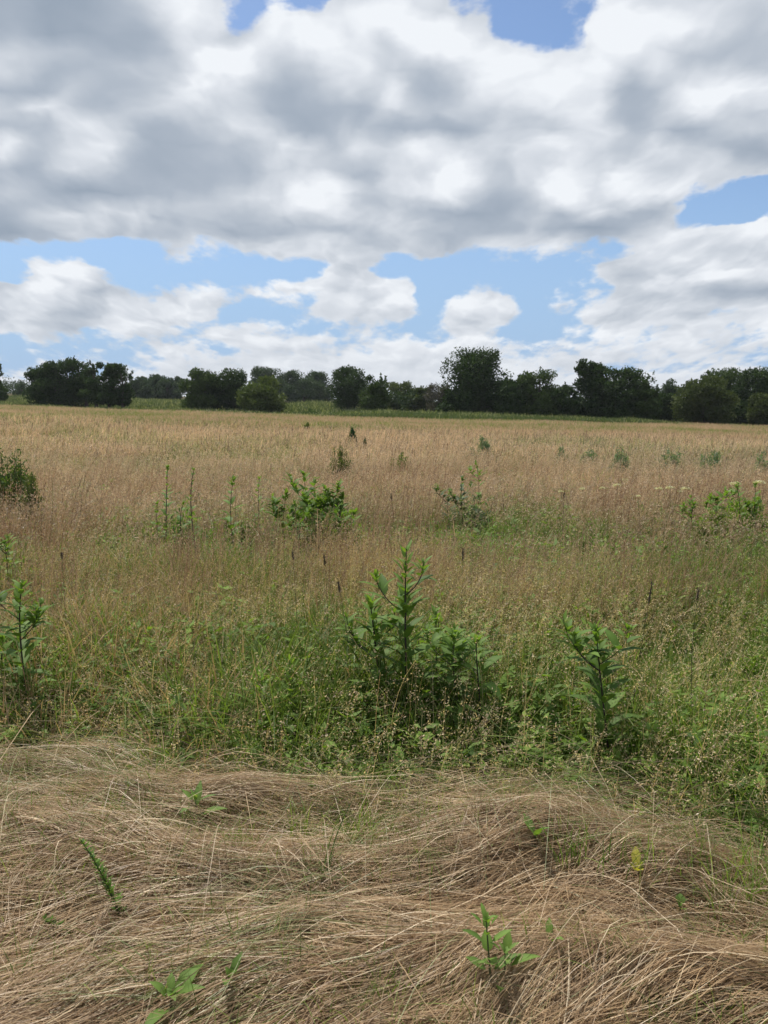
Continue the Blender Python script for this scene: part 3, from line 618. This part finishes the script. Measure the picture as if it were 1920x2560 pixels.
BLUEG = ((0.075, 0.125, 0.080), (0.15, 0.20, 0.135)); BRIGHT = ((0.075, 0.130, 0.030), (0.170, 0.250, 0.055))
G1 = 'shrubs scattered over the meadow'
shrub(761, 917, 948, 26, 'small dark green cone-shaped sapling alone in the tan grass', ((0.018, 0.05, 0.022), (0.04, 0.09, 0.035)), 'cone', 3500, 30, name='sapling', cat='sapling', group=G1)
shrub(788, 938, 957, 13, 'tiny dark sapling just right of the cone-shaped sapling', ((0.02, 0.05, 0.022), (0.05, 0.09, 0.035)), 'cone', 900, 12, name='sapling', cat='sapling', group=G1)
shrub(733, 955, 1008, 62, 'olive open shrub left of centre below the cone-shaped sapling', OLIVE, 'round', 3400, 22, group=G1)
shrub(862, 972, 1006, 56, 'pale yellow-green bush right of the olive shrub', LIGHT, 'round', 2600, 18, group=G1)
shrub(1040, 943, 975, 56, 'blue-green clump standing out in the tan grass right of centre', BLUEG, 'round', 2600, 16, group=G1)
shrub(1214, 954, 982, 40, 'small blue-green clump, first of the row across the right half', BLUEG, 'round', 1700, 12, group=G1)
shrub(1270, 952, 984, 44, 'blue-green clump beside the first of the row at right', BLUEG, 'round', 1800, 12, group=G1)
shrub(1340, 958, 1002, 58, 'wide grey-green clump in the middle of the row at right', BLUEG, 'round', 2200, 16, group=G1)
shrub(1450, 962, 1000, 70, 'low grey-green clump between two taller clumps at right', BLUEG, 'round', 2200, 16, group=G1)
shrub(1538, 958, 1008, 66, 'rounded blue-green shrub in the meadow at right', BLUEG, 'round', 2800, 18, group=G1)
shrub(1648, 965, 1010, 50, 'blue-green shrub cut off by the right edge', BLUEG, 'round', 2000, 14, group=G1)
shrub(52, 894, 906, 22, 'tiny green bush in the far tan grass at left', LIGHT, 'round', 500, 8, group=G1)
shrub(299, 884, 896, 20, 'tiny green bush in the far tan grass left of centre', LIGHT, 'round', 500, 8, group=G1)
shrub(663, 905, 919, 14, 'tiny green bush in the far tan grass below the yellow-green tree', LIGHT, 'round', 400, 8, group=G1)
shrub(670, 882, 892, 26, 'little dark bush in the green strip left of centre', MID, 'round', 500, 8, D=100, group=G1)
shrub(1152, 958, 975, 20, 'small sparse green bush between the blue-green clumps', BLUEG, 'round', 500, 8, group=G1)
shrub(14, 958, 1060, 120, 'big leafy dark green bush at the left edge', MID, 'round', 5200, 30, size=0.024, group=G1)
shrub(62, 1010, 1080, 60, 'lower leafy bush right of the big bush at the left edge', OLIVE, 'round', 2400, 18, size=0.02, group=G1)

# ------------------------------------------------------------------ leafy plants
def leaf_blade(G, p, az, pitch, L_, W, col, droop=0.5, fold=0.25, K=7):
    """a lance-shaped leaf: arched midrib, two halves folded up, tapered both ends"""
    t = np.linspace(0, 1, K); ca, sa = math.cos(az), math.sin(az)
    ang = pitch - droop * t * 1.6; ds = L_ / (K - 1)
    r = np.concatenate([[0], np.cumsum(np.cos(ang[:-1]) * ds)]); z = np.concatenate([[0], np.cumsum(np.sin(ang[:-1]) * ds)])
    mid = np.stack([p[0] + ca * r, p[1] + sa * r, p[2] + z], 1)
    wprof = np.sin(np.pi * np.clip(t, 0, 1) ** 0.72) ** 0.9 * (W / 2) + 0.0009
    side = np.array([-sa, ca, 0.0]); upv = np.stack([-np.sin(ang) * ca, -np.sin(ang) * sa, np.cos(ang)], 1)
    rip = 1 + 0.10 * np.sin(t * 14 + p[0] * 50)
    l = mid + (side[None] * math.cos(fold) + upv * math.sin(fold)) * (wprof * rip)[:, None]
    r_ = mid + (-side[None] * math.cos(fold) + upv * math.sin(fold)) * (wprof * rip)[:, None]
    V = np.concatenate([l, mid, r_]); F = []
    for i in range(K - 1): F += [[i, i + 1, K + i + 1, K + i], [K + i, K + i + 1, 2 * K + i + 1, 2 * K + i]]
    c = np.asarray(col); C = np.concatenate([np.tile(c, (K, 1)), np.tile(c * 1.18, (K, 1)), np.tile(c, (K, 1))])
    G.add(V, F, C)
LG0 = np.array([0.055, 0.105, 0.028]); LG1 = np.array([0.150, 0.245, 0.050]); LY = np.array([0.15, 0.235, 0.055])
def leafy_plant(pix, Y, label, name='leafy_plant', cat='plant', nodes=13, ll=0.10, lw=0.036, group=None, rad=0.0045, stemc=(0.045, 0.035, 0.028),
                branches=0, start=0.12, c0=LG0, c1=LG1, ctip=LY, tuft=8, droop=0.55, per=2, D=None):
    """pix = base, middle, top in 1920-wide pixels, all at distance Y (top may lean nearer)"""
    pts = np.array([at(px, py, Y + dy) for (px, py, dy) in pix]); gz = float(ground(pts[0][0], Y)) ; pts[0][2] = min(pts[0][2], gz + 0.12)
    base = np.array([pts[0][0], pts[0][1], gz]); pts = np.concatenate([pts]) - base; pts[0][2] = -0.02
    root = thing(name, label, cat, base, group)
    S = Geo(); Lf = Geo(); line = bez(pts, 22); tt = np.linspace(0, 1, 22)
    tube(S, line, rad * (1.15 - 0.75 * tt), stemc, 7)
    def dress(line, nodes, start, scale, ph=0.0):
        nodes = int(nodes * 1.35)
        n = len(line)
        for i in range(nodes):
            t = start + (1 - start) * (i + 0.3) / nodes; f = t * (n - 1); i0 = min(int(f), n - 2); p = line[i0] + (line[i0 + 1] - line[i0]) * (f - i0)
            prof = (0.75 + 0.45 * math.sin(math.pi * min(1, t * 1.25))) * (1 - 0.5 * t ** 3) * scale
            for q in range(per):
                az = ph + i * 1.62 + q * 2 * math.pi / per + rng.normal(0, .3 if Y < 5 else .9)
                if rng.random() < (0.06 if Y < 5 else 0.28): continue
                L_ = ll * prof * rng.uniform(0.75, 1.2); v = rng.random()
                col = (c0 * (1 - v) + c1 * v) * (1 - t ** 2) + (c1 * (1 - v) + ctip * v) * t ** 2
                p2 = p + np.array([math.cos(az), math.sin(az), 0.5]) * 0.012
                leaf_blade(Lf, p2, az, rng.uniform(0.25, 0.75) + 0.45 * t, L_, lw * prof * rng.uniform(0.8, 1.2), col, droop * rng.uniform(0.6, 1.4) * (1.2 - 0.6 * t))
        for q in range(tuft):
            az = q * 2.4 + ph; leaf_blade(Lf, line[-1] - (line[-1] - line[-3]) * 1.3 * rng.random(), az, rng.uniform(0.75, 1.4), ll * 0.46 * scale * rng.uniform(0.4, 1.1), lw * 0.40 * scale, c1 * 0.5 + ctip * 0.5, rng.uniform(0.1, 0.6))
    dress(line, nodes, start, 1.0)
    for b in range(branches):
        t = rng.uniform(0.45, 0.78); p = line[int(t * 21)]; az = rng.uniform(0, 6.28) if b else math.pi * 0.95; Lb = rng.uniform(0.14, 0.24) * (1.2 if b == 0 else 1)
        e = p + np.array([math.cos(az) * 0.6, math.sin(az) * 0.4, 0.85]) * Lb; bl = bez([p, (p + e) / 2 + [math.cos(az) * 0.03, 0, -0.01], e], 8)
        tube(S, bl, rad * 0.5 * np.linspace(1, 0.5, 8), stemc, 5); dress(bl, 4, 0.25, 0.72, az)
    S.build('stem', M_BARK, root, smooth=True); Lf.build('foliage', M_LEAF, root, smooth=True)
    return root
GP = 'tall leafy plants in the centre clump'
leafy_plant([(1027, 1880, 0), (1014, 1620, 0.0), (1016, 1372, 0.02)], 3.42, 'tallest leafy plant of the centre clump, dark straight stem', nodes=16, ll=0.15, lw=0.044, group=GP, branches=3, start=0.30, rad=0.0062)
leafy_plant([(960, 1850, 0), (941, 1640, 0.0), (925, 1505, 0.0)], 3.50, 'branching leafy plant left of the tallest one in the centre clump', nodes=12, ll=0.15, lw=0.05, group=GP, branches=3, start=0.26, rad=0.0058)
leafy_plant([(1100, 1870, 0), (1092, 1700, 0.0), (1090, 1528, 0.0)], 3.62, 'slender leafy plant just right of the tallest in the centre clump', nodes=11, ll=0.135, lw=0.044, group=GP, branches=2, start=0.2)
leafy_plant([(1170, 1875, 0), (1136, 1700, 0.0), (1139, 1580, 0.0)], 3.42, 'leaning leafy plant, second from the right in the centre clump', nodes=11, ll=0.14, lw=0.048, group=GP, start=0.2, branches=2, droop=0.8)
leafy_plant([(1214, 1885, 0), (1196, 1710, 0.0), (1191, 1600, 0.0)], 3.38, 'rightmost leafy plant of the centre clump with drooping leaves', nodes=8, ll=0.17, lw=0.048, group=GP, start=0.22, droop=0.9, branches=1)
leafy_plant([(1062, 1890, 0), (1060, 1780, 0.0), (1068, 1670, 0.0)], 3.50, 'short leafy plant hidden low in the middle of the centre clump', nodes=9, ll=0.12, lw=0.045, group=GP, start=0.15)
leafy_plant([(1534, 1890, 0), (1506, 1740, 0.0), (1490, 1570, 0.0)], 3.15, 'leafy plant right of the centre clump, bright leaves at its top', nodes=12, ll=0.14, lw=0.05, branches=4, start=0.18)
leafy_plant([(1440, 1880, 0), (1436, 1810, 0.0), (1430, 1740, 0.0)], 3.42, 'short leafy plant at the left foot of the bright-topped plant', nodes=7, ll=0.11, lw=0.04, start=0.2, tuft=10)
leafy_plant([(86, 1830, 0), (52, 1610, 0.0), (57, 1462, 0.0)], 3.55, 'tall leafy plant with a dark stem near the left edge', nodes=14, ll=0.12, lw=0.048, branches=3, start=0.22, rad=0.0052)
leafy_plant([(8, 1800, 0), (4, 1690, 0.0), (6, 1600, 0.0)], 3.7, 'leafy plant cut off by the left edge beside the tall one', nodes=8, ll=0.13, lw=0.05)
YG0 = np.array([0.10, 0.17, 0.035]); YG1 = np.array([0.18, 0.28, 0.06])
leafy_plant([(662, 1905, 0), (655, 1790, 0.0), (648, 1690, 0.0)], 3.32, 'yellow-green weed with long pointed leaves left of the centre clump', nodes=10, ll=0.17, lw=0.028, c0=YG0, c1=YG1, start=0.2, stemc=(0.10, 0.13, 0.05), droop=0.45)
leafy_plant([(735, 1895, 0), (728, 1800, 0.0), (724, 1650, 0.0)], 3.40, 'taller narrow-leaved weed right beside the yellow-green weed', nodes=11, ll=0.13, lw=0.024, c0=YG0, c1=YG1, start=0.2, stemc=(0.10, 0.13, 0.05), droop=0.45)
leafy_plant([(575, 1900, 0), (570, 1830, 0.0), (560, 1765, 0.0)], 3.34, 'low narrow-leaved weed left of the yellow-green weed', nodes=8, ll=0.13, lw=0.026, c0=YG0, c1=YG1, start=0.2, stemc=(0.10, 0.13, 0.05), droop=0.5)
# middle distance, left of centre
D2 = 6.6
K_ = 1920 / 1659
def midp(px, top, base, label, Y=None, **kw):
    Y = Y or D2
    lean_ = 16 * math.sin(px * 1.7)
    return leafy_plant([(px * K_ + kw.pop('dx', 10 * math.sin(px)), base * K_, 0), (px * K_ + lean_ * 0.6, (top + base) / 2 * K_, 0.05), (px * K_, top * K_, 0)], Y, label, group='leafy plants in the middle of the meadow', **kw)
midp(362, 1008, 1215, 'tall thin plant, left one of the two bare-stemmed pair left of centre', 6.9, nodes=15, ll=0.085, lw=0.045, start=0.3, rad=0.0065, stemc=(.10, .085, .07))
midp(420, 1012, 1215, 'tall thin plant, right one of the two bare-stemmed pair left of centre', 6.8, nodes=14, ll=0.07, lw=0.036, start=0.3, rad=0.0065, dx=20, stemc=(.12, .09, .07))
midp(340, 1085, 1215, 'low leafy plant left of the bare-stemmed pair', 6.9, nodes=8, ll=0.09, lw=0.05)
midp(398, 1085, 1200, 'low leafy plant between the bare-stemmed pair', 7.1, nodes=8, ll=0.09, lw=0.05)
midp(505, 1035, 1210, 'upright plant with paired leaves between the pair and the bushy thicket', 7.1, nodes=10, ll=0.14, lw=0.06, start=0.2)
midp(560, 1035, 1200, 'pale upright plant left of the bushy thicket', 7.8, nodes=10, ll=0.12, lw=0.05, c0=LG1 * .8, c1=LG1)
midp(655, 1022, 1200, 'tallest plant in the bushy thicket left of centre', 7.2, nodes=11, ll=0.15, lw=0.065, branches=4, start=0.25)
midp(620, 1066, 1200, 'dark plant at the left of the bushy thicket', 7.2, nodes=9, ll=0.15, lw=0.065, branches=3, start=0.25)
midp(700, 1050, 1200, 'leaning plant with bare twigs in the bushy thicket', 7.0, nodes=9, ll=0.13, lw=0.06, branches=5, start=0.25, dx=-25)
midp(690, 1080, 1200, 'low bright plant in the middle of the bushy thicket', 6.9, nodes=9, ll=0.15, lw=0.07, branches=4, c0=LG0, c1=LY)
midp(742, 1070, 1200, 'bright leafy plant at the right of the bushy thicket', 7.0, nodes=9, ll=0.15, lw=0.065, branches=4, c1=LY * .8)
midp(768, 1108, 1205, 'low plant closing the right end of the bushy thicket', 6.7, nodes=8, ll=0.14, lw=0.06, branches=3)
midp(640, 1110, 1205, 'low dark plant at the foot of the bushy thicket', 6.7, nodes=8, ll=0.14, lw=0.06, branches=3)
midp(1000, 1030, 1150, 'grey-green leafy plant right of centre in the meadow', 8.6, nodes=10, ll=0.12, lw=0.06, branches=4, c0=BGR * .6, c1=BGR)
midp(1028, 1000, 1150, 'yellow-tipped plant standing beside the grey-green leafy plant', 9.2, nodes=11, ll=0.12, lw=0.055, branches=2, c0=LG1, c1=LY)
midp(975, 1062, 1150, 'low plant at the left foot of the grey-green leafy plant', 8.6, nodes=8, ll=0.12, lw=0.055, branches=2, c0=BGR * .6, c1=BGR)
midp(1590, 1050, 1160, 'bright green bushy plant at right, left one of the patch', 8.2, nodes=9, ll=0.11, lw=0.05, branches=4, c0=LG0, c1=LG1)
midp(1632, 1045, 1160, 'bright green bushy plant at right touching the edge', 8.4, nodes=9, ll=0.11, lw=0.05, branches=4, c0=LG0, c1=LG1)
midp(1545, 1078, 1160, 'low bright green plant left of the bushy pair at right', 8.0, nodes=8, ll=0.15, lw=0.075, branches=4, c0=LG1, c1=LY)
midp(1500, 1090, 1160, 'low yellowish plant farthest left in the bright patch at right', 8.0, nodes=7, ll=0.12, lw=0.06, branches=3, c0=LG1, c1=LY)
midp(8, 1175, 1260, 'yellow-green weed cut off by the left edge above the tall leafy plant', 5.4, nodes=9, ll=0.09, lw=0.04, branches=4, c0=LY * .8, c1=LY * 1.2)

GB = 'leafy bushes among the tall grass'
YGP = ((0.085, 0.150, 0.030), (0.20, 0.30, 0.055)); GGP = ((0.045, 0.090, 0.028), (0.12, 0.19, 0.05))
def bush(px, top, base, w, D, label, pal, n, size, m=14): shrub(px, top, base, w, label, pal, 'round', n, m, size=size, D=D, name='leafy_bush', cat='bush', group=GB)
bush(700, 1058, 1190, 150, 7.5, 'wide leafy bush making up the thicket left of centre', GGP, 3600, 0.024, 22)
bush(650, 1050, 1180, 80, 7.9, 'darker leafy bush behind the left of the thicket', GGP, 1300, 0.028)
bush(756, 1092, 1190, 90, 7.1, 'bright low bush at the right end of the thicket', YGP, 1300, 0.026)
bush(388, 1085, 1200, 120, 7.5, 'sparse leafy bush around the bare-stemmed pair', GGP, 1200, 0.022)
bush(520, 1100, 1200, 80, 7.3, 'sparse bush at the foot of the upright paired-leaf plant', GGP, 700, 0.024)
bush(1612, 1050, 1150, 130, 8.6, 'bright green spreading bush at the right edge of the meadow', YGP, 3200, 0.024, 18)
bush(1530, 1085, 1150, 90, 8.2, 'low yellow-green bush left of the bright spreading bush', YGP, 1200, 0.028)
bush(1015, 1050, 1150, 90, 9.0, 'grey-green bush around the yellow-tipped plant', BLUEG, 1300, 0.026)
bush(940, 1335, 1600, 190, 3.95, 'yellow-green leafy growth right behind the centre clump', YGP, 900, 0.022)
bush(1290, 1405, 1600, 150, 3.85, 'leafy growth around the bright-topped plant', GGP, 700, 0.024)
bush(1160, 1330, 1560, 130, 4.6, 'green leafy growth between the centre clump and the bright-topped plant', YGP, 700, 0.020)
bush(1010, 1450, 1620, 110, 3.55, 'dark leafy growth low at the right of the centre clump', GGP, 500, 0.026)
bush(820, 1450, 1620, 110, 3.6, 'leafy growth low at the left of the centre clump', GGP, 500, 0.026)
bush(580, 1440, 1640, 170, 3.5, 'yellow-green leafy growth around the pointed-leaf weeds', YGP, 800, 0.022)
bush(40, 1330, 1600, 120, 3.9, 'leafy growth around the tall plant at the left edge', GGP, 600, 0.028)
bush(440, 1400, 1600, 130, 4.4, 'pale green leafy growth left of the pointed-leaf weeds', YGP, 600, 0.017)
bush(1480, 1340, 1560, 150, 4.4, 'green leafy growth in the grass at right of the bright-topped plant', GGP, 700, 0.020)
bush(1620, 1380, 1620, 130, 4.0, 'green leafy growth against the right edge of the grass', YGP, 700, 0.020)
bush(1330, 1290, 1450, 110, 5.4, 'small green bush among the brown grass at right', YGP, 500, 0.020)
bush(30, 1180, 1300, 110, 5.6, 'yellow-green bush above the tall plant at the left edge', YGP, 700, 0.022)
# foreground sprouts in the straw
def mpos(px, py):                       # pixel -> point on the straw surface
    d = ray(px, py); z = 0.0
    for _ in range(30):
        t = (z - EYE) / d[2]; x, y = d[0] * t, d[1] * t; z = z * 0.5 + 0.5 * (float(ground(x, y)) + float(mat_height(x, y)) + 0.03)
    return x, y, z
def sprout(px, py_top, py_base, label, **kw):
    gx, gy, gz = mpos(px, py_base)
    return leafy_plant([(px + kw.pop('bx', 0), py_base, 0), (px, (py_top + py_base) / 2, 0), (px + kw.pop('tx', 0), py_top, 0)], gy, label, name='sprout', cat='sprout', group='sprouts coming up through the straw', **kw)
SC = (0.06, 0.075, 0.03)
sprout(1222, 2300, 2480, 'upright sprout with a glossy leaf rosette, right of centre in the straw', tx=-6, bx=22, nodes=5, ll=0.062, lw=0.022, c0=LG0 * 1.3, c1=LG1 * 1.2, start=0.35, tuft=6, rad=0.003, stemc=SC, droop=0.35)
sprout(1262, 2385, 2470, 'short sprout at the right foot of the glossy rosette', nodes=4, ll=0.075, lw=0.026, c0=LG1, c1=LY, tuft=4, rad=0.0025, stemc=SC)
sprout(428, 2490, 2560, 'broad-leaved sprout at the bottom left of the straw', nodes=3, ll=0.10, lw=0.034, c0=LG0, c1=LG1, tuft=3, start=0.3, rad=0.003, stemc=SC, droop=0.7)
sprout(573, 2445, 2505, 'flat-spreading sprout right of the broad-leaved one', nodes=2, ll=0.08, lw=0.034, c0=LG0, c1=LG1, tuft=2, rad=0.003, stemc=SC, droop=0.6)
sprout(475, 2290, 2320, 'single small two-leaved sprout left of centre in the straw', nodes=2, ll=0.06, lw=0.025, c0=LG1, c1=LG1 * 1.2, tuft=2, rad=0.002, stemc=SC, droop=0.3)
sprout(1337, 2090, 2140, 'sprout with a flat pair of leaves on the straw heap', nodes=2, ll=0.12, lw=0.032, c0=LG0 * 1.3, c1=LG1, tuft=3, rad=0.0025, stemc=SC, droop=0.25)
sprout(490, 2000, 2075, 'pale sprout near the far edge of the straw left of centre', nodes=5, ll=0.10, lw=0.028, c0=BGR, c1=LG1, tuft=4, rad=0.0025, stemc=SC, droop=0.4)
sprout(1700, 2270, 2310, 'little round-leaved sprout in the straw near the right edge', nodes=2, ll=0.05, lw=0.03, c0=LG0 * 1.4, c1=LG1, tuft=2, rad=0.002, stemc=SC)
sprout(1372, 2360, 2395, 'tiny sprout between the glossy rosette and the right edge', nodes=2, ll=0.055, lw=0.028, c0=LG1, c1=LY, tuft=1, rad=0.002, stemc=SC)
sprout(1590, 2180, 2215, 'yellowing leaf cluster on top of the straw heap', nodes=2, ll=0.07, lw=0.030, c0=np.array([.35, .33, .05]), c1=np.array([.42, .40, .07]), ctip=np.array([.42, .40, .07]), tuft=2, rad=0.002, stemc=SC)
def feathery(p0, p1, label):
    global rng
    gx, gy, gz = mpos(*p0); base = at(p0[0], p0[1], gy)
    top = at(p1[0], p1[1], gy + 0.02); b = np.array([base[0], gy, gz]); root = thing('feathery_weed', label, 'weed', b, 'narrow weeds lying in the straw')
    ln = bez([b * 0, (top - b) * 0.5 + [0.012, 0, 0.0], top - b], 24); S = Geo(); Lf = Geo(); tube(S, ln, np.linspace(0.003, 0.0012, 24), (0.05, 0.055, 0.025), 6)
    L0 = np.linalg.norm(top - b)
    for i in range(120):
        t = 0.05 + 0.95 * i / 120; q = ln[min(22, int(t * 23))]; az = i * 2.4
        leaf_blade(Lf, q, az, rng.uniform(0.5, 1.1), 0.034 * (1 - 0.45 * t) * rng.uniform(.7, 1.2), 0.006, mixc(LG0 * 1.3, LG1 * 1.2, np.array([rng.random()]))[0], 0.2, K=4)
    S.build('stem', M_BARK, root, smooth=True); Lf.build('foliage', M_LEAF, root, smooth=True)
feathery((310, 2320), (202, 2100), 'long narrow feathery weed leaning left in the straw')
feathery((215, 2370), (108, 2300), 'short feathery weed lying low at the left of the straw')

def tuft(px, py, h, n, label, spread=0.03, c=(GRN, GRN2), w=0.0045):
    gx, gy, gz = mpos(px, py) if py < 2600 else (0, 0, 0); inmat = gy < float(mat_edge(gx)); gz = gz if inmat else float(ground(gx, gy)); base = (gx, gy, gz)
    x = rng.normal(0, spread, n); y = rng.normal(0, spread * 0.7, n); t = np.linspace(0, 1, 7)[None]
    hh = h * rng.uniform(0.45, 1.05, n); lean = rng.gamma(2.5, 0.17, n); az = rng.uniform(0, 6.28, n); r = (lean * hh)[:, None] * t ** 2
    mh = -0.015; h = h * 1.25; n = int(n * 1.5); x = rng.normal(0, spread, n); y = rng.normal(0, spread * 0.7, n); hh = h * rng.uniform(0.45, 1.05, n); lean = rng.gamma(2.5, 0.17, n); az = rng.uniform(0, 6.28, n); r = (lean * hh)[:, None] * t ** 2
    P = np.stack([x[:, None] + np.cos(az)[:, None] * r, y[:, None] + np.sin(az)[:, None] * r, mh + hh[:, None] * (t - 0.3 * lean[:, None] * t ** 2.5)], -1)
    f = rng.uniform(0, math.pi, n); S = np.stack([np.cos(f), np.sin(f), 0 * f], -1)[:, None]
    W = (w * rng.uniform(0.6, 1.2, n))[:, None] * np.clip(1 - t ** 2 * 0.95, 0.05, 1)
    col = mixc(c[0], c[1], rng.random(n)) * 1.25; V, F, C = ribbons(P, W, S, np.repeat(col[:, None], 7, 1))
    o = make_mesh('grass_tuft', V, F, C, M_GRASS, loc=base); tag(o, label, 'grass tuft', 'green tufts coming up through the straw')
tuft(608, 2150, 0.16, 26, 'bright green tuft, leftmost of the tufts in the middle of the straw')
tuft(645, 2195, 0.10, 18, 'low green tuft just below the leftmost middle tuft')
tuft(752, 2120, 0.20, 26, 'tall thin green tuft left of the centre in the straw')
tuft(905, 2125, 0.20, 34, 'thick green tuft at the centre of the straw')
tuft(870, 2080, 0.14, 20, 'thin green tuft behind the thick centre tuft')
tuft(810, 2235, 0.30, 4, 'few long dark green blades standing alone in the straw', spread=0.008, c=(LG0, GRN))
tuft(300, 2065, 0.14, 28, 'green tuft near the far left edge of the straw')
tuft(620, 2245, 0.07, 14, 'very low green tuft below the middle tufts')
tuft(400, 1985, 0.2, 60, 'broad soft green tuft where the standing grass begins at left', spread=0.07)
tuft(1065, 2150, 0.10, 16, 'small green tuft just right of the centre tuft')
tuft(1435, 2150, 0.16, 40, 'loose green tuft on the straw heap at right', spread=0.06)
tuft(1600, 2180, 0.15, 40, 'green tuft beside the yellowing leaf cluster', spread=0.06)
tuft(990, 2500, 0.10, 90, 'dark green clump in the hollow at the bottom centre', spread=0.04)
tuft(1890, 2130, 0.30, 120, 'dense dark green clump at the right edge', spread=0.09, c=(LG0, GRN))
tuft(1860, 2260, 0.22, 70, 'green clump below the dense one at the right edge', spread=0.09)
tuft(1640, 2540, 0.08, 30, 'low green tuft near the bottom right corner', spread=0.03)
tuft(960, 1985, 0.25, 46, 'green tuft at the foot of the centre clump of plants', spread=0.05)
tuft(620, 1945, 0.25, 60, 'fine green tuft at the foot of the yellow-green weed', spread=0.06)

def spike(px, top, base, Y, label, hl=0.05, hr=0.0045, tx=0, col=(0.075, 0.058, 0.042)):
    Y = min(9.5, (EYE - 0.74 - 0.05 * (px % 7) / 7) / ((top - 1000) / FPX - 0.0075)); b = at(px, base, Y); gz = float(ground(b[0], Y)); tp = at(px + tx, top, Y); b[2] = gz
    root = thing('seed_stalk', label, 'seed stalk', b, 'dark seed stalks standing above the grass')
    ln = bez([b * 0, (tp - b) * 0.5 + [rng.normal(0, .03), 0, 0], tp - b], 12); S = Geo(); tube(S, ln, np.linspace(0.0016, 0.0009, 12) * max(1, Y / 5), col, 5); S.build('stem', M_BARK, root, smooth=True)
    H = Geo(); e = ln[-1]; d = unit(ln[-1] - ln[-3]); hp = np.array([e + d * hl * q for q in (-.05, .1, .35, .65, .9, 1.0)]); tube(H, hp, hr * 0.75 * max(1, Y / 6) * np.array([.3, .8, 1, .9, .55, .1]), col, 7)
    m = 60; tq = rng.random(m); pc = e + d[None] * hl * tq[:, None] + rng.normal(0, hr * 0.8, (m, 3)); A = unit(d[None] + rdir(m) * 0.6)
    H.add(*diamonds(pc, A * hr * 1.3, unit(np.cross(A, rdir(m))) * hr * 0.4, np.tile(np.array(col) * 1.6, (m, 1)))); H.build('seed_head', M_BARK, root)
    return root
spike(1570, 1505, 1790, 3.6, 'dark stalk leaning right, right of the bright-topped plant', tx=52, hl=0.10)
spike(1755, 1500, 1700, 4.4, 'thin dark stalk standing upright at the right', tx=-12)
spike(1157, 1400, 1530, 4.8, 'dark-tipped stalk up and right of the tallest leafy plant', tx=0, hl=0.07)
spike(985, 1250, 1400, 6.0, 'dark stalk near the centre of the brown grass', tx=-6, hl=0.06)
spike(745, 1400, 1540, 4.8, 'dark stalk leaning right, left of the centre clump', tx=-12)
spike(812, 1412, 1520, 4.8, 'short dark stalk just left of the tallest leafy plant', hl=0.06)
spike(160, 1395, 1620, 4.2, 'tall thin dark stalk right of the leafy plant at the left edge', tx=-5, hl=0.03)
spike(1410, 1245, 1360, 6.3, 'dark stalk in the brown grass right of centre')
spike(880, 1480, 1600, 4.2, 'dark stalk tip just above the branching leafy plant', tx=-30, hl=0.05)
def flower(px, py, Y, r, label):
    Y = (EYE - 0.60) / ((py * K_ - 1000) / FPX - 0.0075); p = at(px * K_, py * K_, Y); gz = float(ground(p[0], Y)); root = thing('wildflower', label, 'flower', (p[0], Y, gz), 'cream flowers among the grass at right')
    S = Geo(); h = p[2] - gz; tube(S, bez([[0, 0, 0], [0.02, 0, h / 2], [0, 0, h]], 8), np.full(8, 0.0028), (.12, .15, .06), 5); S.build('stem', M_BARK, root, smooth=True)
    m = 70; a = rng.random(m) * 6.28; q = np.sqrt(rng.random(m)) * r; pc = np.stack([np.cos(a) * q, np.sin(a) * q, h + 0.3 * r * (1 - (q / r) ** 2) + rng.normal(0, r * .08, m)], 1)
    A = unit(np.stack([np.cos(a), np.sin(a), rng.uniform(-.2, .9, m)], 1)); H = Geo(); H.add(*diamonds(pc, A * r * 0.28, unit(np.cross(A, rdir(m))) * r * 0.18, np.tile([[0.62, 0.60, 0.44]], (m, 1)) * rng.uniform(.8, 1.15, (m, 1))))
    H.build('flower_head', M_GRASS, root)
for (px, py, Y, r, lb) in [(1350, 1037, 9.5, .045, 'round cream flower, topmost and leftmost of the cream flowers at right'), (1333, 1049, 9.3, .05, 'wide cream flower just below the topmost one'),
        (1302, 1055, 9.2, .04, 'small cream flower farthest left, below the row'), (1422, 1056, 9.0, .045, 'cream flower in the middle of the row at right'),
        (1447, 1054, 9.0, .05, 'cream flower just right of the middle of the row'), (1480, 1056, 9.2, .055, 'broad pale flower left of the bright green plants'),
        (1258, 1056, 9.0, .035, 'faint cream flower at the far left end of the row'), (1588, 1046, 8.8, .07, 'flat cream flower head above the bright green plants'),
        (1640, 1043, 8.8, .07, 'flat cream flower head near the right edge'), (1468, 1062, 8.8, .035, 'tiny cream flower below the broad pale flower'),
        (1212, 1062, 9.0, .03, 'tiny pale flower left of all the cream flowers'), (1378, 1072, 8.6, .03, 'tiny cream flower under the gap in the row')]:
    flower(px, py, Y, r, lb)

# ------------------------------------------------------------------ air
def build_haze():
    x0, x1, y0, y1, z0, z1 = -2010, 2010, -310, 3010, -14, 16
    V = [(x, y, z) for z in (z0, z1) for y in (y0, y1) for x in (x0, x1)]
    F = [(0, 2, 3, 1), (4, 5, 7, 6), (0, 1, 5, 4), (2, 6, 7, 3), (0, 4, 6, 2), (1, 3, 7, 5)]
    m = bpy.data.materials.new('haze'); m.use_nodes = True; nt = m.node_tree; nt.nodes.clear()
    v = nt.nodes.new('ShaderNodeVolumePrincipled'); v.inputs['Color'].default_value = (0.86, 0.92, 1.0, 1); v.inputs['Density'].default_value = 0.00013
    v.inputs['Anisotropy'].default_value = 0.2
    o = nt.nodes.new('ShaderNodeOutputMaterial'); nt.links.new(v.outputs[0], o.inputs['Volume'])
    ob = make_mesh('haze', V, np.array(F), None, m); ob['kind'] = 'stuff'; tag(ob, 'thin pale haze over the whole meadow', 'haze')
build_haze()
